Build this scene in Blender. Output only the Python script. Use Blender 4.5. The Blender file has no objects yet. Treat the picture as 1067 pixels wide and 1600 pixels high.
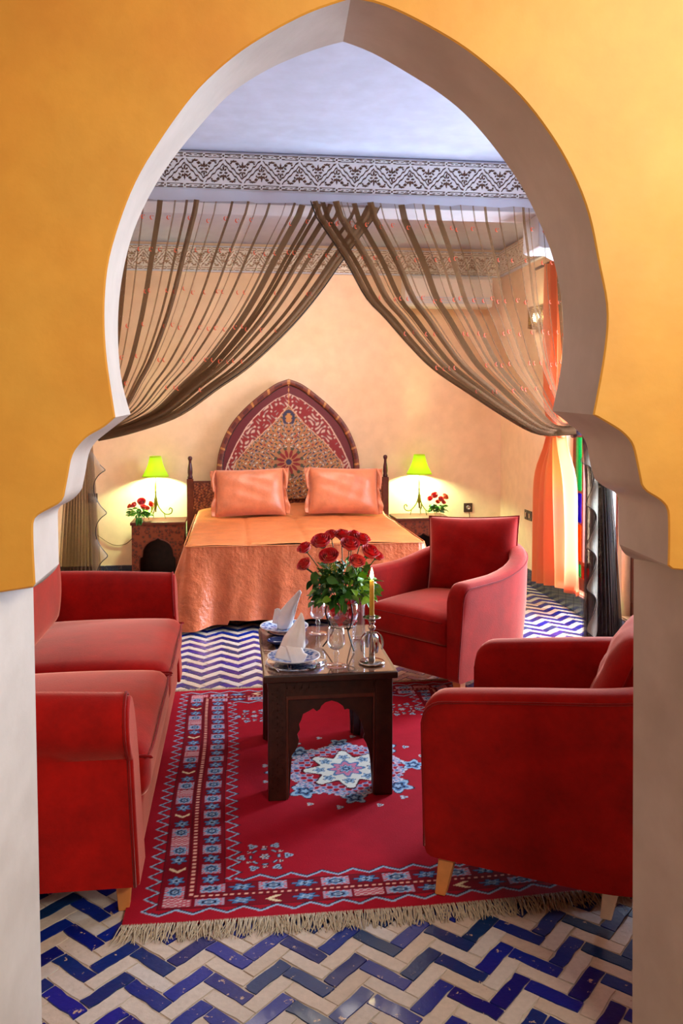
import bpy, bmesh, math, random
import numpy as np
from mathutils import Vector, Matrix
PI = math.pi
random.seed(7); RNG = np.random.default_rng(7)
sc = bpy.context.scene
COL = sc.collection

# ------------------------------------------------------------------ camera, world, lights, exposure
YAW = math.radians(7.2); PIT = math.radians(1.8); FPX = 1320.0; CX, CY, HC = 533.5, 681.5, 1.5
FW = Vector((math.sin(YAW)*math.cos(PIT), math.cos(YAW)*math.cos(PIT), -math.sin(PIT)))
RT = Vector((math.cos(YAW), -math.sin(YAW), 0)); UP = RT.cross(FW)
cam = bpy.data.cameras.new('camera'); camo = bpy.data.objects.new('camera', cam); COL.objects.link(camo)
cam.sensor_fit = 'VERTICAL'; cam.sensor_height = 36; cam.lens = FPX/1600*36
cam.shift_y = (CY-800)/1600
cam.clip_start = 0.05
camo.matrix_world = Matrix.Translation((0, 0, HC)) @ Matrix((RT, UP, -FW)).transposed().to_4x4()
sc.camera = camo

def P(u, v, x=None, y=None, z=None):
    """point of the room seen at pixel (u,v) on a plane of constant x, y or z"""
    d = FW + RT*((u-CX)/FPX) - UP*((v-CY)/FPX)
    t = (z-HC)/d.z if z is not None else (y/d.y if y is not None else x/d.x)
    return Vector((0, 0, HC)) + d*t

w = bpy.data.worlds.new('world'); sc.world = w; w.use_nodes = True
w.node_tree.nodes['Background'].inputs[0].default_value = (0.75, 0.86, 1.0, 1)
w.node_tree.nodes['Background'].inputs[1].default_value = 2.5

def area(name, loc, target, sx, sy, power, col, spread=180):
    l = bpy.data.lights.new(name, 'AREA'); l.shape = 'RECTANGLE'; l.size = sx; l.size_y = sy
    l.energy = power; l.color = col; l.spread = math.radians(spread)
    o = bpy.data.objects.new(name, l); COL.objects.link(o); o.location = loc
    o.rotation_euler = (Vector(target)-Vector(loc)).to_track_quat('-Z', 'Y').to_euler()
    return o
def point(name, loc, power, col, r=0.03):
    l = bpy.data.lights.new(name, 'POINT'); l.energy = power; l.color = col; l.shadow_soft_size = r
    o = bpy.data.objects.new(name, l); COL.objects.link(o); o.location = loc
    return o
# daylight arriving through the two tall windows of the right wall
area('daylight_alcove_window', (2.95, 5.62, 1.35), (1.2, 5.2, 0.5), 0.9, 2.2, 400, (0.74, 0.86, 1.0))
area('daylight_sitting_window', (2.95, 4.65, 1.35), (0.3, 3.9, 0.5), 1.0, 2.2, 270, (0.72, 0.85, 1.0))
# front room: two added warm fill lights, no fixtures, to brighten the arch wall
area('front_room_wall_fill', (1.5, 0.50, 2.95), (1.1, 1.6, 2.0), 0.5, 0.3, 11.5, (1.0, 0.93, 0.78), 130)
area('front_room_side_fill', (1.6, -0.9, 2.6), (-0.5, 1.6, 1.3), 0.6, 0.3, 28, (1.0, 0.95, 0.84), 110)
# alcove: added warm fill light under its ceiling behind the beam, no fixture
area('alcove_fill_light', (0.6, 6.0, 2.96), (0.6, 6.6, 0.0), 1.2, 0.6, 56, (1.0, 0.90, 0.78))
sc.view_settings.view_transform = 'Standard'; sc.view_settings.look = 'None'
sc.view_settings.exposure = 0.0; sc.view_settings.gamma = 1.0; sc.view_settings.use_curve_mapping = False
try:
    sc.cycles.transparent_max_bounces = 48; sc.cycles.max_bounces = 10; sc.cycles.diffuse_bounces = 5
    sc.cycles.transmission_bounces = 10; sc.cycles.glossy_bounces = 4; sc.cycles.sample_clamp_indirect = 6
except Exception: pass

# ------------------------------------------------------------------ helpers
def lin(c):
    return tuple(((x/255)/12.92 if x/255 <= 0.04045 else ((x/255+0.055)/1.055)**2.4) for x in c)
def npl(c): return np.array(lin(c))

class NT:
    def __init__(s, name):
        s.m = bpy.data.materials.new(name); s.m.use_nodes = True; s.t = s.m.node_tree
        s.b = s.t.nodes['Principled BSDF']; s.out = s.t.nodes['Material Output']
    def n(s, typ, **kw):
        n = s.t.nodes.new(typ)
        for k, v in kw.items(): setattr(n, k, v)
        return n
    def l(s, a, b): s.t.links.new(a, b)
    def noise(s, scale, detail=3, rough=0.55, coord=None, stretch=None):
        tc = s.n('ShaderNodeNewGeometry').outputs['Position'] if coord is None else s.n('ShaderNodeTexCoord').outputs[coord]
        if stretch:
            mp = s.n('ShaderNodeMapping'); mp.inputs['Scale'].default_value = stretch; s.l(tc, mp.inputs[0]); tc = mp.outputs[0]
        n = s.n('ShaderNodeTexNoise'); n.inputs['Scale'].default_value = scale; n.inputs['Detail'].default_value = detail
        n.inputs['Roughness'].default_value = rough; s.l(tc, n.inputs['Vector']); return n.outputs['Fac']
    def ramp(s, fac, stops):
        r = s.n('ShaderNodeValToRGB'); e = r.color_ramp.elements
        e[0].position = stops[0][0]; e[0].color = (*stops[0][1], 1); e[1].position = stops[-1][0]; e[1].color = (*stops[-1][1], 1)
        for p, c in stops[1:-1]:
            q = e.new(p); q.color = (*c, 1)
        s.l(fac, r.inputs[0]); return r.outputs[0]
    def mix(s, fac, a, b, mode='MIX'):
        m = s.n('ShaderNodeMix', data_type='RGBA', blend_type=mode)
        if isinstance(fac, (int, float)): m.inputs[0].default_value = fac
        else: s.l(fac, m.inputs[0])
        for i, v in ((6, a), (7, b)):
            if isinstance(v, tuple): m.inputs[i].default_value = (*v[:3], 1)
            else: s.l(v, m.inputs[i])
        return m.outputs[2]
    def bump(s, h, strength=0.2, dist=0.01):
        b = s.n('ShaderNodeBump'); b.inputs['Strength'].default_value = strength; b.inputs['Distance'].default_value = dist
        s.l(h, b.inputs['Height']); s.l(b.outputs[0], s.b.inputs['Normal'])
    def base(s, c):
        if isinstance(c, tuple): s.b.inputs['Base Color'].default_value = (*c[:3], 1)
        else: s.l(c, s.b.inputs['Base Color'])
    def set(s, **kw):
        for k, v in kw.items():
            s.b.inputs[k.replace('_', ' ')].default_value = v
        return s

def simple(name, c, rough=0.5, nscale=0, var=0.12, bump=0, bscale=None, **kw):
    m = NT(name); c = lin(c)
    if nscale:
        f = m.noise(nscale)
        m.base(m.ramp(f, [(0.3, tuple(x*(1-var) for x in c)), (0.7, tuple(min(1, x*(1+var)) for x in c))]))
    else: m.base(c)
    if bump: m.bump(m.noise(bscale or nscale or 60), bump, 0.004)
    m.set(Roughness=rough, **kw)
    return m.m

M = {}
def plaster(name, stops, s1=1.6, rough=0.55, bump=0.12):
    m = NT(name); a = m.noise(s1, 5, 0.6); b = m.noise(9, 4)
    c = m.ramp(a, [(p, lin(q)) for p, q in stops])
    c = m.mix(0.16, c, m.ramp(b, [(0.35, (0.35, 0.3, 0.25)), (0.7, (1, 1, 1))]), 'MULTIPLY')
    m.base(c); m.bump(m.noise(30, 4), bump, 0.006); m.set(Roughness=rough); return m.m
M['yellow'] = plaster('ochre_tadelakt', [(0.25, (222, 142, 50)), (0.45, (232, 162, 60)), (0.6, (236, 172, 68)), (0.78, (236, 184, 90))])
M['reveal'] = plaster('stone_plaster', [(0.3, (196, 182, 168)), (0.7, (216, 204, 192))], 2.2)
M['peach'] = plaster('peach_plaster', [(0.3, (234, 196, 154)), (0.7, (240, 206, 170))])
M['ceil'] = plaster('daylight_blue_ceiling', [(0.3, (184, 192, 216)), (0.7, (194, 202, 224))], 0.9, 0.8, 0.05)  # white paint with the blue cast of the daylight put into its colour
M['white'] = simple('white_plaster', (204, 212, 228), 0.7, 8, 0.04)
M['grout'] = simple('pale_grout', (196, 180, 162), 0.9, 40, 0.15, 0.3)

def vcol(name, rough=0.7, bump=0.0, bscale=300, nmul=0, **kw):
    m = NT(name); a = m.n('ShaderNodeAttribute', attribute_name='col'); c = a.outputs['Color']
    if nmul: c = m.mix(nmul, c, m.ramp(m.noise(14, 4), [(0.3, (0.45, 0.45, 0.45)), (0.7, (1, 1, 1))]), 'MULTIPLY')
    m.base(c)
    if bump: m.bump(m.noise(bscale), bump, 0.003)
    m.set(Roughness=rough, **kw); return m.m
M['rug'] = vcol('woven_rug', 0.95, 0.4, 260, 0.25, Specular_IOR_Level=0.1)
M['carve'] = vcol('carved_plaster', 0.75)
M['painted'] = vcol('painted_panel', 0.45, 0.15, 90, 0.2)

def tile_mat(name, ca, cb, cc, rough, chip, coat=0.0):
    m = NT(name)
    g = m.n('ShaderNodeNewGeometry'); oi = m.n('ShaderNodeObjectInfo')
    ad = m.n('ShaderNodeMath', operation='ADD'); m.l(g.outputs['Random Per Island'], ad.inputs[0]); m.l(oi.outputs['Random'], ad.inputs[1])
    fr = m.n('ShaderNodeMath', operation='FRACT'); m.l(ad.outputs[0], fr.inputs[0])
    c = m.ramp(fr.outputs[0], [(0.0, lin(ca)), (0.5, lin(cb)), (1.0, lin(cc))])
    c = m.mix(0.3, c, m.ramp(m.noise(60, 4), [(0.3, (0.5, 0.5, 0.5)), (0.7, (1, 1, 1))]), 'MULTIPLY')
    nz = m.noise(34, 5, 0.7)
    r = m.ramp(nz, [(chip, (1, 1, 1)), (chip+0.015, (0, 0, 0))])
    c = m.mix(r, c, lin((188, 160, 134)) if coat else lin((150, 122, 96)))
    m.base(c); m.bump(m.noise(55, 3), 0.25 if coat else 0.35, 0.004)
    m.set(Roughness=rough, Coat_Weight=coat, Coat_Roughness=0.06); return m.m
M['tile_blue'] = tile_mat('cobalt_glazed_tile', (2, 18, 96), (6, 34, 138), (4, 48, 92), 0.30, 0.355, 0.2)
M['tile_cream'] = tile_mat('cream_unglazed_tile', (196, 176, 156), (206, 188, 170), (200, 192, 184), 0.42, 0.31)
M['skirt'] = tile_mat('navy_skirting_tile', (16, 22, 48), (20, 28, 62), (26, 30, 52), 0.2, 0.3, 0.4)

def velvet(name, c, sheen=(1.0, 0.55, 0.5), sw=0.8, var=0.25):
    m = NT(name); c = lin(c); a = m.noise(7, 4, 0.6); b = m.noise(60, 3)
    k = m.ramp(a, [(0.3, tuple(x*(1-var) for x in c)), (0.7, tuple(x*(1+var) for x in c))])
    k = m.mix(0.25, k, m.ramp(b, [(0.3, (0.5, 0.5, 0.5)), (0.7, (1, 1, 1))]), 'MULTIPLY')
    m.base(k); m.bump(m.noise(160, 3), 0.25, 0.003)
    m.set(Roughness=0.85, Sheen_Weight=sw, Sheen_Roughness=0.35); m.b.inputs['Sheen Tint'].default_value = (*sheen, 1)
    m.set(Specular_IOR_Level=0.15)
    return m.m
M['velvet'] = velvet('coral_red_velvet', (150, 10, 5), sheen=(1.0, .42, .30), sw=.9)
M['velvet_dark'] = velvet('piping_red_velvet', (128, 12, 10), sw=0.3)
M['wood'] = simple('dark_carved_wood', (52, 24, 14), 0.38, 26, 0.35, 0.25, 70)
M['woodtop'] = simple('walnut_table_top', (140, 88, 56), 0.3, 12, 0.2)
M['legwood'] = simple('honey_beech', (204, 132, 70), 0.4, 18, 0.15)
M['redwood'] = simple('reddish_cedar', (92, 36, 18), 0.45, 22, 0.3, 0.2)
M['finial'] = simple('dark_maroon_lacquer', (70, 22, 30), 0.3)
def satin(name, c, rough, wr=0.5, sc_=9, sheen=0.3):
    m = NT(name); c = lin(c); a = m.noise(sc_, 5, 0.65)
    m.base(m.ramp(a, [(0.3, tuple(x*0.82 for x in c)), (0.7, tuple(min(1, x*1.15) for x in c))]))
    m.bump(m.noise(sc_*1.6, 5, 0.6), wr, 0.02)
    m.set(Roughness=rough, Sheen_Weight=sheen); return m.m
M['orange'] = satin('orange_taffeta', (206, 108, 66), 0.3, 0.7, 9, 0.1)
M['orange_top'] = satin('orange_taffeta_top', (202, 114, 62), 0.4, 0.4, 9, 0.0)
M['pillow'] = satin('apricot_satin', (200, 112, 72), 0.4, 0.15, 12)
M['winc'] = satin('apricot_curtain_cloth', (224, 128, 76), 0.6, 0.1, 12)
t = NT('apricot_translucent'); t.base(lin((226, 134, 84))); t.set(Roughness=0.7)
tr = t.n('ShaderNodeBsdfTranslucent'); tr.inputs[0].default_value = (*lin((240, 150, 100)), 1)
mx = t.n('ShaderNodeMixShader'); mx.inputs[0].default_value = 0.45
t.l(t.b.outputs[0], mx.inputs[1]); t.l(tr.outputs[0], mx.inputs[2]); t.l(mx.outputs[0], t.out.inputs[0]); M['winc'] = t.m
def sheer(name, c, alpha):
    t = NT(name); t.base(lin(c)); t.set(Roughness=0.8)
    tp = t.n('ShaderNodeBsdfTransparent'); tp.inputs[0].default_value = (1.0, 0.97, 0.92, 1)
    mx = t.n('ShaderNodeMixShader'); mx.inputs[0].default_value = alpha
    t.l(tp.outputs[0], mx.inputs[1]); t.l(t.b.outputs[0], mx.inputs[2]); t.l(mx.outputs[0], t.out.inputs[0]); return t.m
M['sheer'] = sheer('brown_organza', (108, 68, 30), 0.38)
M['sheer_dense_backlit'] = sheer('brown_organza_gathered_backlit', (40, 24, 14), 0.6)  # gathered cloth, its colour also darkened to stand in for the backlight
M['ruffle'] = sheer('grey_brown_organza_frill', (132, 120, 104), 0.45)
M['hem'] = simple('dark_hem', (34, 24, 16), 0.8)
M['bead'] = simple('rust_embroidery', (206, 74, 30), 0.6)
def glass(name, tint=(1, 1, 1), rough=0.0, spec=0.9):
    m = NT(name); m.base(tint); m.set(Roughness=rough, IOR=1.45, Transmission_Weight=1.0); return m.m
t = NT('clear_glass'); tp = t.n('ShaderNodeBsdfTransparent'); tp.inputs[0].default_value = (.965, .975, .98, 1)
gl = t.n('ShaderNodeBsdfGlossy'); gl.inputs['Roughness'].default_value = .02; gl.inputs[0].default_value = (.95, .97, 1, 1)
lw = t.n('ShaderNodeLayerWeight'); lw.inputs[0].default_value = .5; pw = t.n('ShaderNodeMath', operation='POWER'); pw.inputs[1].default_value = 1.9; t.l(lw.outputs['Facing'], pw.inputs[0])
ma = t.n('ShaderNodeMath', operation='MULTIPLY_ADD'); ma.inputs[1].default_value = 0.85; ma.inputs[2].default_value = 0.11; t.l(pw.outputs[0], ma.inputs[0])
mx = t.n('ShaderNodeMixShader'); t.l(ma.outputs[0], mx.inputs[0]); t.l(tp.outputs[0], mx.inputs[1]); t.l(gl.outputs[0], mx.inputs[2]); t.l(mx.outputs[0], t.out.inputs[0]); M['glass'] = t.m
def pane(name, c, k=0.85):
    t = NT(name); tp = t.n('ShaderNodeBsdfTransparent'); tp.inputs[0].default_value = (*c, 1)
    gl = t.n('ShaderNodeBsdfGlossy'); gl.inputs['Roughness'].default_value = 0.05
    mx = t.n('ShaderNodeMixShader'); mx.inputs[0].default_value = 0.06
    t.l(tp.outputs[0], mx.inputs[1]); t.l(gl.outputs[0], mx.inputs[2]); t.l(mx.outputs[0], t.out.inputs[0]); return t.m
M['p_clear'] = pane('clear_pane', (0.95, 0.97, 1)); M['p_green'] = pane('green_pane', (0.02, 0.75, 0.34))
M['p_blue'] = pane('blue_pane', (0.05, 0.03, 0.75)); M['p_red'] = pane('red_pane', (0.8, 0.01, 0.02)); M['p_orange'] = pane('orange_pane', (0.9, 0.3, 0.01))
M['p_white'] = pane('thin_glass_sheet', (0.97, 0.98, 1))
M['silver'] = simple('tarnished_silver', (190, 182, 172), 0.16, 0, Metallic=1.0)
M['steel'] = simple('polished_steel', (200, 205, 210), 0.12, 0, Metallic=1.0)
M['iron'] = simple('black_wrought_iron', (30, 30, 34), 0.35, 0, Metallic=0.6)
M['brass'] = simple('aged_brass', (150, 112, 44), 0.3, 0, Metallic=0.9)
M['linen'] = simple('white_linen', (246, 244, 242), 0.8, 30, 0.03, 0.1, 120, Sheen_Weight=0.2)
M['rose'] = simple('red_rose_petal', (228, 12, 34), 0.55, 40, 0.3, Sheen_Weight=0.3)
M['rosecoral'] = simple('coral_rose_petal', (246, 60, 58), 0.55, 40, 0.25, Sheen_Weight=0.3)
M['roseorange'] = simple('orange_rose_petal', (236, 92, 60), 0.55, 40, 0.25)
M['leaf'] = simple('dark_green_leaf', (48, 106, 34), 0.4, 20, 0.4)
M['leaf2'] = simple('fresh_green_leaf', (116, 170, 44), 0.4, 20, 0.3)
M['stem'] = simple('green_stem', (60, 96, 34), 0.5)
M['candle'] = simple('yellow_candle_wax', (244, 206, 72), 0.4, 0)
M['chrome'] = simple('dark_socket_plate', (58, 36, 30), 0.35, 0)
M['cord'] = simple('brown_cord', (120, 84, 60), 0.6)
M['whiteplastic'] = simple('white_plastic', (228, 222, 212), 0.4)
M['navy'] = simple('navy_glaze', (22, 36, 96), 0.12, 30, 0.3)
def emis(name, c, s, base=None):
    m = NT(name); m.base(base or c); m.b.inputs['Emission Color'].default_value = (*c, 1); m.b.inputs['Emission Strength'].default_value = s; return m.m
M['flame'] = emis('candle_flame', (1.0, 0.78, 0.38), 22)
M['bulb'] = emis('bulb', (0.85, 1.0, 0.72), 14)
t = NT('lime_lamp_shade'); t.base(lin((206, 214, 60))); t.set(Roughness=0.8)
tr = t.n('ShaderNodeBsdfTranslucent'); tr.inputs[0].default_value = (*lin((200, 232, 40)), 1)
mx = t.n('ShaderNodeMixShader'); mx.inputs[0].default_value = 0.55
t.l(t.b.outputs[0], mx.inputs[1]); t.l(tr.outputs[0], mx.inputs[2]); t.l(mx.outputs[0], t.out.inputs[0]); M['shade'] = t.m
m = NT('blue_patterned_china'); vor = m.n('ShaderNodeTexVoronoi'); vor.inputs['Scale'].default_value = 60
m.l(m.n('ShaderNodeTexCoord').outputs['Object'], vor.inputs['Vector'])
m.base(m.ramp(vor.outputs['Distance'], [(0.2, lin((40, 74, 150))), (0.45, lin((96, 130, 190))), (0.6, lin((190, 204, 226)))])); m.set(Roughness=0.12); M['china'] = m.m
M['chinarim'] = simple('white_china_rim', (232, 236, 240), 0.12)

def link(o, parent=None):
    COL.objects.link(o)
    if parent is not None: o.parent = parent
    return o
def mesh(name, verts, faces, mats, parent=None, smooth=True, midx=None, cols=None, loc=None):
    me = bpy.data.meshes.new(name); me.from_pydata([tuple(v) for v in verts], [], [tuple(f) for f in faces]); me.update()
    if not isinstance(mats, (list, tuple)): mats = [mats]
    for m_ in mats: me.materials.append(m_)
    if midx is not None: me.polygons.foreach_set('material_index', np.array(midx, dtype=np.int32))
    if smooth: me.polygons.foreach_set('use_smooth', np.ones(len(me.polygons), dtype=bool))
    if cols is not None:
        a = me.color_attributes.new('col', 'FLOAT_COLOR', 'POINT')
        c4 = np.ones((len(verts), 4), dtype=np.float32); c4[:, :3] = cols; a.data.foreach_set('color', c4.ravel())
    o = bpy.data.objects.new(name, me); link(o, parent)
    if loc is not None: o.location = loc
    return o
class MB:
    """collects shapes into one mesh"""
    def __init__(s): s.v = []; s.f = []; s.mi = []
    def add(s, v, f, mi=0):
        n = len(s.v); s.v += [tuple(q) for q in v]; s.f += [tuple(i+n for i in q) for q in f]; s.mi += [mi]*len(f); return s
    def box(s, x0, x1, y0, y1, z0, z1, mi=0):
        v = [(x, y, z) for x in (x0, x1) for y in (y0, y1) for z in (z0, z1)]
        return s.add(v, [(0, 1, 3, 2), (4, 6, 7, 5), (0, 4, 5, 1), (2, 3, 7, 6), (0, 2, 6, 4), (1, 5, 7, 3)], mi)
    def tube(s, pts, r, n=8, mi=0, closed=False, cap=True):
        pts = [Vector(p) for p in pts]; m_ = len(pts); rr = r if isinstance(r, (list, tuple)) else [r]*m_
        V = []; F = []; prev = None
        for i, p in enumerate(pts):
            a = pts[(i-1) % m_] if (closed or i > 0) else p; b = pts[(i+1) % m_] if (closed or i < m_-1) else p
            d = (b-a).normalized() if (b-a).length > 1e-9 else Vector((0, 0, 1))
            if prev is None:
                u = d.orthogonal().normalized()
            else:
                u = (prev - d*prev.dot(d)); u = u.normalized() if u.length > 1e-6 else d.orthogonal().normalized()
            prev = u; w_ = d.cross(u)
            for k in range(n):
                an = 2*PI*k/n; V.append(p+(u*math.cos(an)+w_*math.sin(an))*rr[i])
        rng = m_ if closed else m_-1
        for i in range(rng):
            for k in range(n):
                j = (i+1) % m_; F.append((i*n+k, i*n+(k+1) % n, j*n+(k+1) % n, j*n+k))
        if not closed and cap:
            F.append(tuple(range(n))[::-1]); F.append(tuple((m_-1)*n+k for k in range(n)))
        return s.add(V, F, mi)
    def lathe(s, prof, c=(0, 0, 0), n=24, mi=0, cap=True):
        V = []; F = []; m_ = len(prof)
        for r, z in prof:
            for k in range(n): V.append((c[0]+r*math.cos(2*PI*k/n), c[1]+r*math.sin(2*PI*k/n), c[2]+z))
        for i in range(m_-1):
            for k in range(n): F.append((i*n+k, i*n+(k+1) % n, (i+1)*n+(k+1) % n, (i+1)*n+k))
        if cap:
            if prof[0][0] > 1e-4: F.append(tuple(range(n))[::-1])
            if prof[-1][0] > 1e-4: F.append(tuple((m_-1)*n+k for k in range(n)))
        return s.add(V, F, mi)
    def grid(s, nu, nv, fn, mi=0, wrapu=False):
        V = [fn(i/(nu if wrapu else nu-1), j/(nv-1)) for i in range(nu) for j in range(nv)]
        F = []
        for i in range(nu if wrapu else nu-1):
            for j in range(nv-1):
                k = (i+1) % nu; F.append((i*nv+j, k*nv+j, k*nv+j+1, i*nv+j+1))
        return s.add(V, F, mi)
    def prism(s, poly, fn, d0, d1, mi=0):
        """poly 2D; fn(a,b,d)->3D; extruded from d0 to d1"""
        n = len(poly); V = [fn(a, b, d0) for a, b in poly]+[fn(a, b, d1) for a, b in poly]
        F = [tuple(range(n))[::-1], tuple(range(n, 2*n))]+[(i, (i+1) % n, n+(i+1) % n, n+i) for i in range(n)]
        return s.add(V, F, mi)
    def build(s, name, mats, parent=None, smooth=False, loc=None, bevel=0, sub=0, fixn=True):
        o = mesh(name, s.v, s.f, mats, parent, smooth, s.mi, None, loc)
        if fixn:
            bm = bmesh.new(); bm.from_mesh(o.data); bmesh.ops.recalc_face_normals(bm, faces=bm.faces); bm.to_mesh(o.data); bm.free()
        if bevel:
            b = o.modifiers.new('bevel', 'BEVEL'); b.width = bevel; b.segments = 2; b.limit_method = 'ANGLE'; b.angle_limit = 0.6
            o.data.polygons.foreach_set('use_smooth', np.ones(len(o.data.polygons), dtype=bool))
            wn = o.modifiers.new('wn', 'WEIGHTED_NORMAL'); wn.keep_sharp = True
        if sub:
            q = o.modifiers.new('sub', 'SUBSURF'); q.levels = sub; q.render_levels = sub
        return o
def thing(name, label, cat, loc=(0, 0, 0), rz=0, group=None):
    o = bpy.data.objects.new(name, None); o.empty_display_size = 0.1; link(o)
    o.location = loc; o.rotation_euler = (0, 0, rz); return tag(o, label, cat, group)
def tag(o, label=None, cat=None, group=None, kind=None):
    if label: o['label'] = label
    if cat: o['category'] = cat
    if group: o['group'] = group
    if kind: o['kind'] = kind
    return o
def struct(o): o['kind'] = 'structure'; return o
def stuff(o): o['kind'] = 'stuff'; return o
def bez(ps, n=12):
    """Catmull-Rom through points"""
    ps = [Vector(p) for p in ps]; out = []
    for i in range(len(ps)-1):
        a = ps[max(i-1, 0)]; b = ps[i]; c = ps[i+1]; d = ps[min(i+2, len(ps)-1)]
        for k in range(n):
            t = k/n; out.append(0.5*((2*b)+(c-a)*t+(2*a-5*b+4*c-d)*t*t+(3*b-a-3*c+d)*t**3))
    out.append(ps[-1]); return out
def resample(pts, n):
    pts = np.array([tuple(p) for p in pts], dtype=float); d = np.r_[0, np.cumsum(np.linalg.norm(np.diff(pts, axis=0), axis=1))]
    s_ = np.linspace(0, d[-1], n); return np.stack([np.interp(s_, d, pts[:, k]) for k in range(pts.shape[1])], 1)

# ------------------------------------------------------------------ the setting
YF, YBK = 1.60, 1.84           # faces of the arch wall
YBEAM = 5.30; YEND = 7.75; XR = 2.5; XL = -1.6; ZC = 3.09
WIN = [(5.27, 6.17), (4.15, 5.21)]
# --- arch wall: profile traced on its front and its back face
fl = [[(548,-3),(538,0),(488,16),(456,32),(424,49),(379,76.5),(347.5,102),(319,127.5),(296.5,153),(260,203),(239,236),(223,260),(199,311),(180,367),(169,405),(163.5,455),(162.5,505),(166,561),(172,600),(180,652)],
      [(180,652),(161.5,668),(136,682),(119,700),(111.6,713.5),(106,743),(100,775)],
      [(100,775),(95.6,785),(72,797.5),(54,808),(51.6,816),(52,854),(55,912)],
      [(55,912),(54,917),(0,926),(-22,929)], [(-22,929),(-20,1700)]]
bl = [[(536,65),(507,72),(468.6,86),(424,105),(385.7,127.5),(354,150),(328,178.5),(303,207),(280.5,234),(261.4,260),(247,281),(225,322),(205,370),(190,435),(185,479),(184,524),(187,580),(194,615),(204,647)],
      [(204,647),(198,652),(153,687),(144.5,696.5),(138,711),(134,735),(128.6,762)],
      [(128.6,762),(124,770),(110.5,782.6),(94,790),(90.5,797),(91,835),(92,881)],
      [(92,881),(85,892),(68,908),(52,918)], [(52,918),(68,1700)]]
fr = [[(548,-3),(582,0),(640,25),(685,49.5),(726,74),(767,107),(808.7,144),(846,190),(878.8,239),(903.5,289),(922,340),(939,430),(948,464),(949.5,505),(943,561),(934,612),(927,648)],
      [(927,648),(966,671),(979.5,683),(988.5,695),(995,722),(1002,757)],
      [(1002,757),(1009,768),(1027,778),(1040,789.5),(1044,798.5),(1045,841),(1044,884)],
      [(1044,884),(1047,889),(1067,891),(1112,893)], [(1112,893),(1108,1700)]]
br = [[(536,65),(578,80),(635,113),(685,144),(726,177),(763,218.5),(788,251.5),(808.7,280),(827,313),(842,345),(861,392),(873,440),(879,480),(880,505),(879,550),(874,590),(863,642)],
      [(863,642),(900,671),(910,681),(917,695),(922,725),(929,748)],
      [(929,748),(940,758),(955,766),(965,773),(966,790),(966,830),(967,850)],
      [(967,850),(974,863),(982,869),(990,873)], [(990,873),(987,1700)]]
def prof(segs, y, sm=True):
    out = []
    for i, s_ in enumerate(segs):
        n = (48, 20, 20, 8, 6)[i]
        w_ = [P(u, v, y=y) for u, v in s_]
        if sm and len(w_) > 2: w_ = bez(w_, 6)
        r = resample(w_, n)
        if n >= 20:
            for _ in range(3 if i == 0 else 1): r[1:-1] = r[:-2]*.25+r[1:-1]*.5+r[2:]*.25
        out += [Vector(p) for p in (r if i == 0 else r[1:])]
    for p in out: p.y = y
    return out
pl, plb, pr, prb = prof(fl, YF), prof(bl, YBK), prof(fr, YF), prof(br, YBK)
for q in (pl, plb, pr, prb): q[-1].z = 0; 
for a in (pl, plb, pr, prb):
    zb = a[-6].z
    for i in range(5): a[-5+i].z = zb*(1-(i+1)/5)
ap = (pl[0]+pr[0])/2; pl[0] = ap.copy(); pr[0] = ap.copy(); apb = (plb[0]+prb[0])/2; plb[0] = apb.copy(); prb[0] = apb.copy()
b = MB()
def strip(A, B, mi):
    n = len(A); b.add(list(A)+list(B), [(i, i+1, n+i+1, n+i) for i in range(n-1)], mi)
def inset(A, sgn, e=0.006):      # small rounded arris between face and reveal
    out = []
    for i, p in enumerate(A):
        d = (A[min(i+1, len(A)-1)]-A[max(i-1, 0)]).normalized(); nrm = Vector((d.z, 0, -d.x))*sgn
        out.append(p+nrm*e)
    out[0].x = A[0].x; out[0].z = A[0].z+e
    return out
XO = (-2.4, 3.4)
for A, B, side, sg in ((pl, plb, 0, -1), (pr, prb, 1, 1)):
    Ai = inset(A, -sg if side == 0 else -1, 0.006) if False else A
    A2 = [p+Vector((0, 0.003, 0)) for p in A]
    A1 = inset(A, 1 if side == 0 else -1, 0.003); A1[-1].z = 0
    for i in range(1, len(A1)): A1[i].z = min(A1[i].z, A1[i-1].z-1e-5)
    strip(A1, [Vector((XO[side], YF, p.z)) for p in A1], 0)
    strip(A1, A2, 0); strip(A2, B, 1)
    strip(B, [Vector((XO[side], YBK, p.z)) for p in B], 2)
    top = A1[0].z
    b.add([(A1[0].x, YF, top), (XO[side], YF, top), (XO[side], YF, ZC), (A1[0].x, YF, ZC)], [(0, 1, 2, 3)], 0)
    b.add([(B[0].x, YBK, B[0].z), (XO[side], YBK, B[0].z), (XO[side], YBK, ZC), (B[0].x, YBK, ZC)], [(0, 1, 2, 3)], 2)
wa = struct(b.build('wall_arch', [M['yellow'], M['reveal'], M['peach']], smooth=True, fixn=False))
es = wa.modifiers.new('es', 'EDGE_SPLIT'); es.split_angle = math.radians(32)

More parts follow.
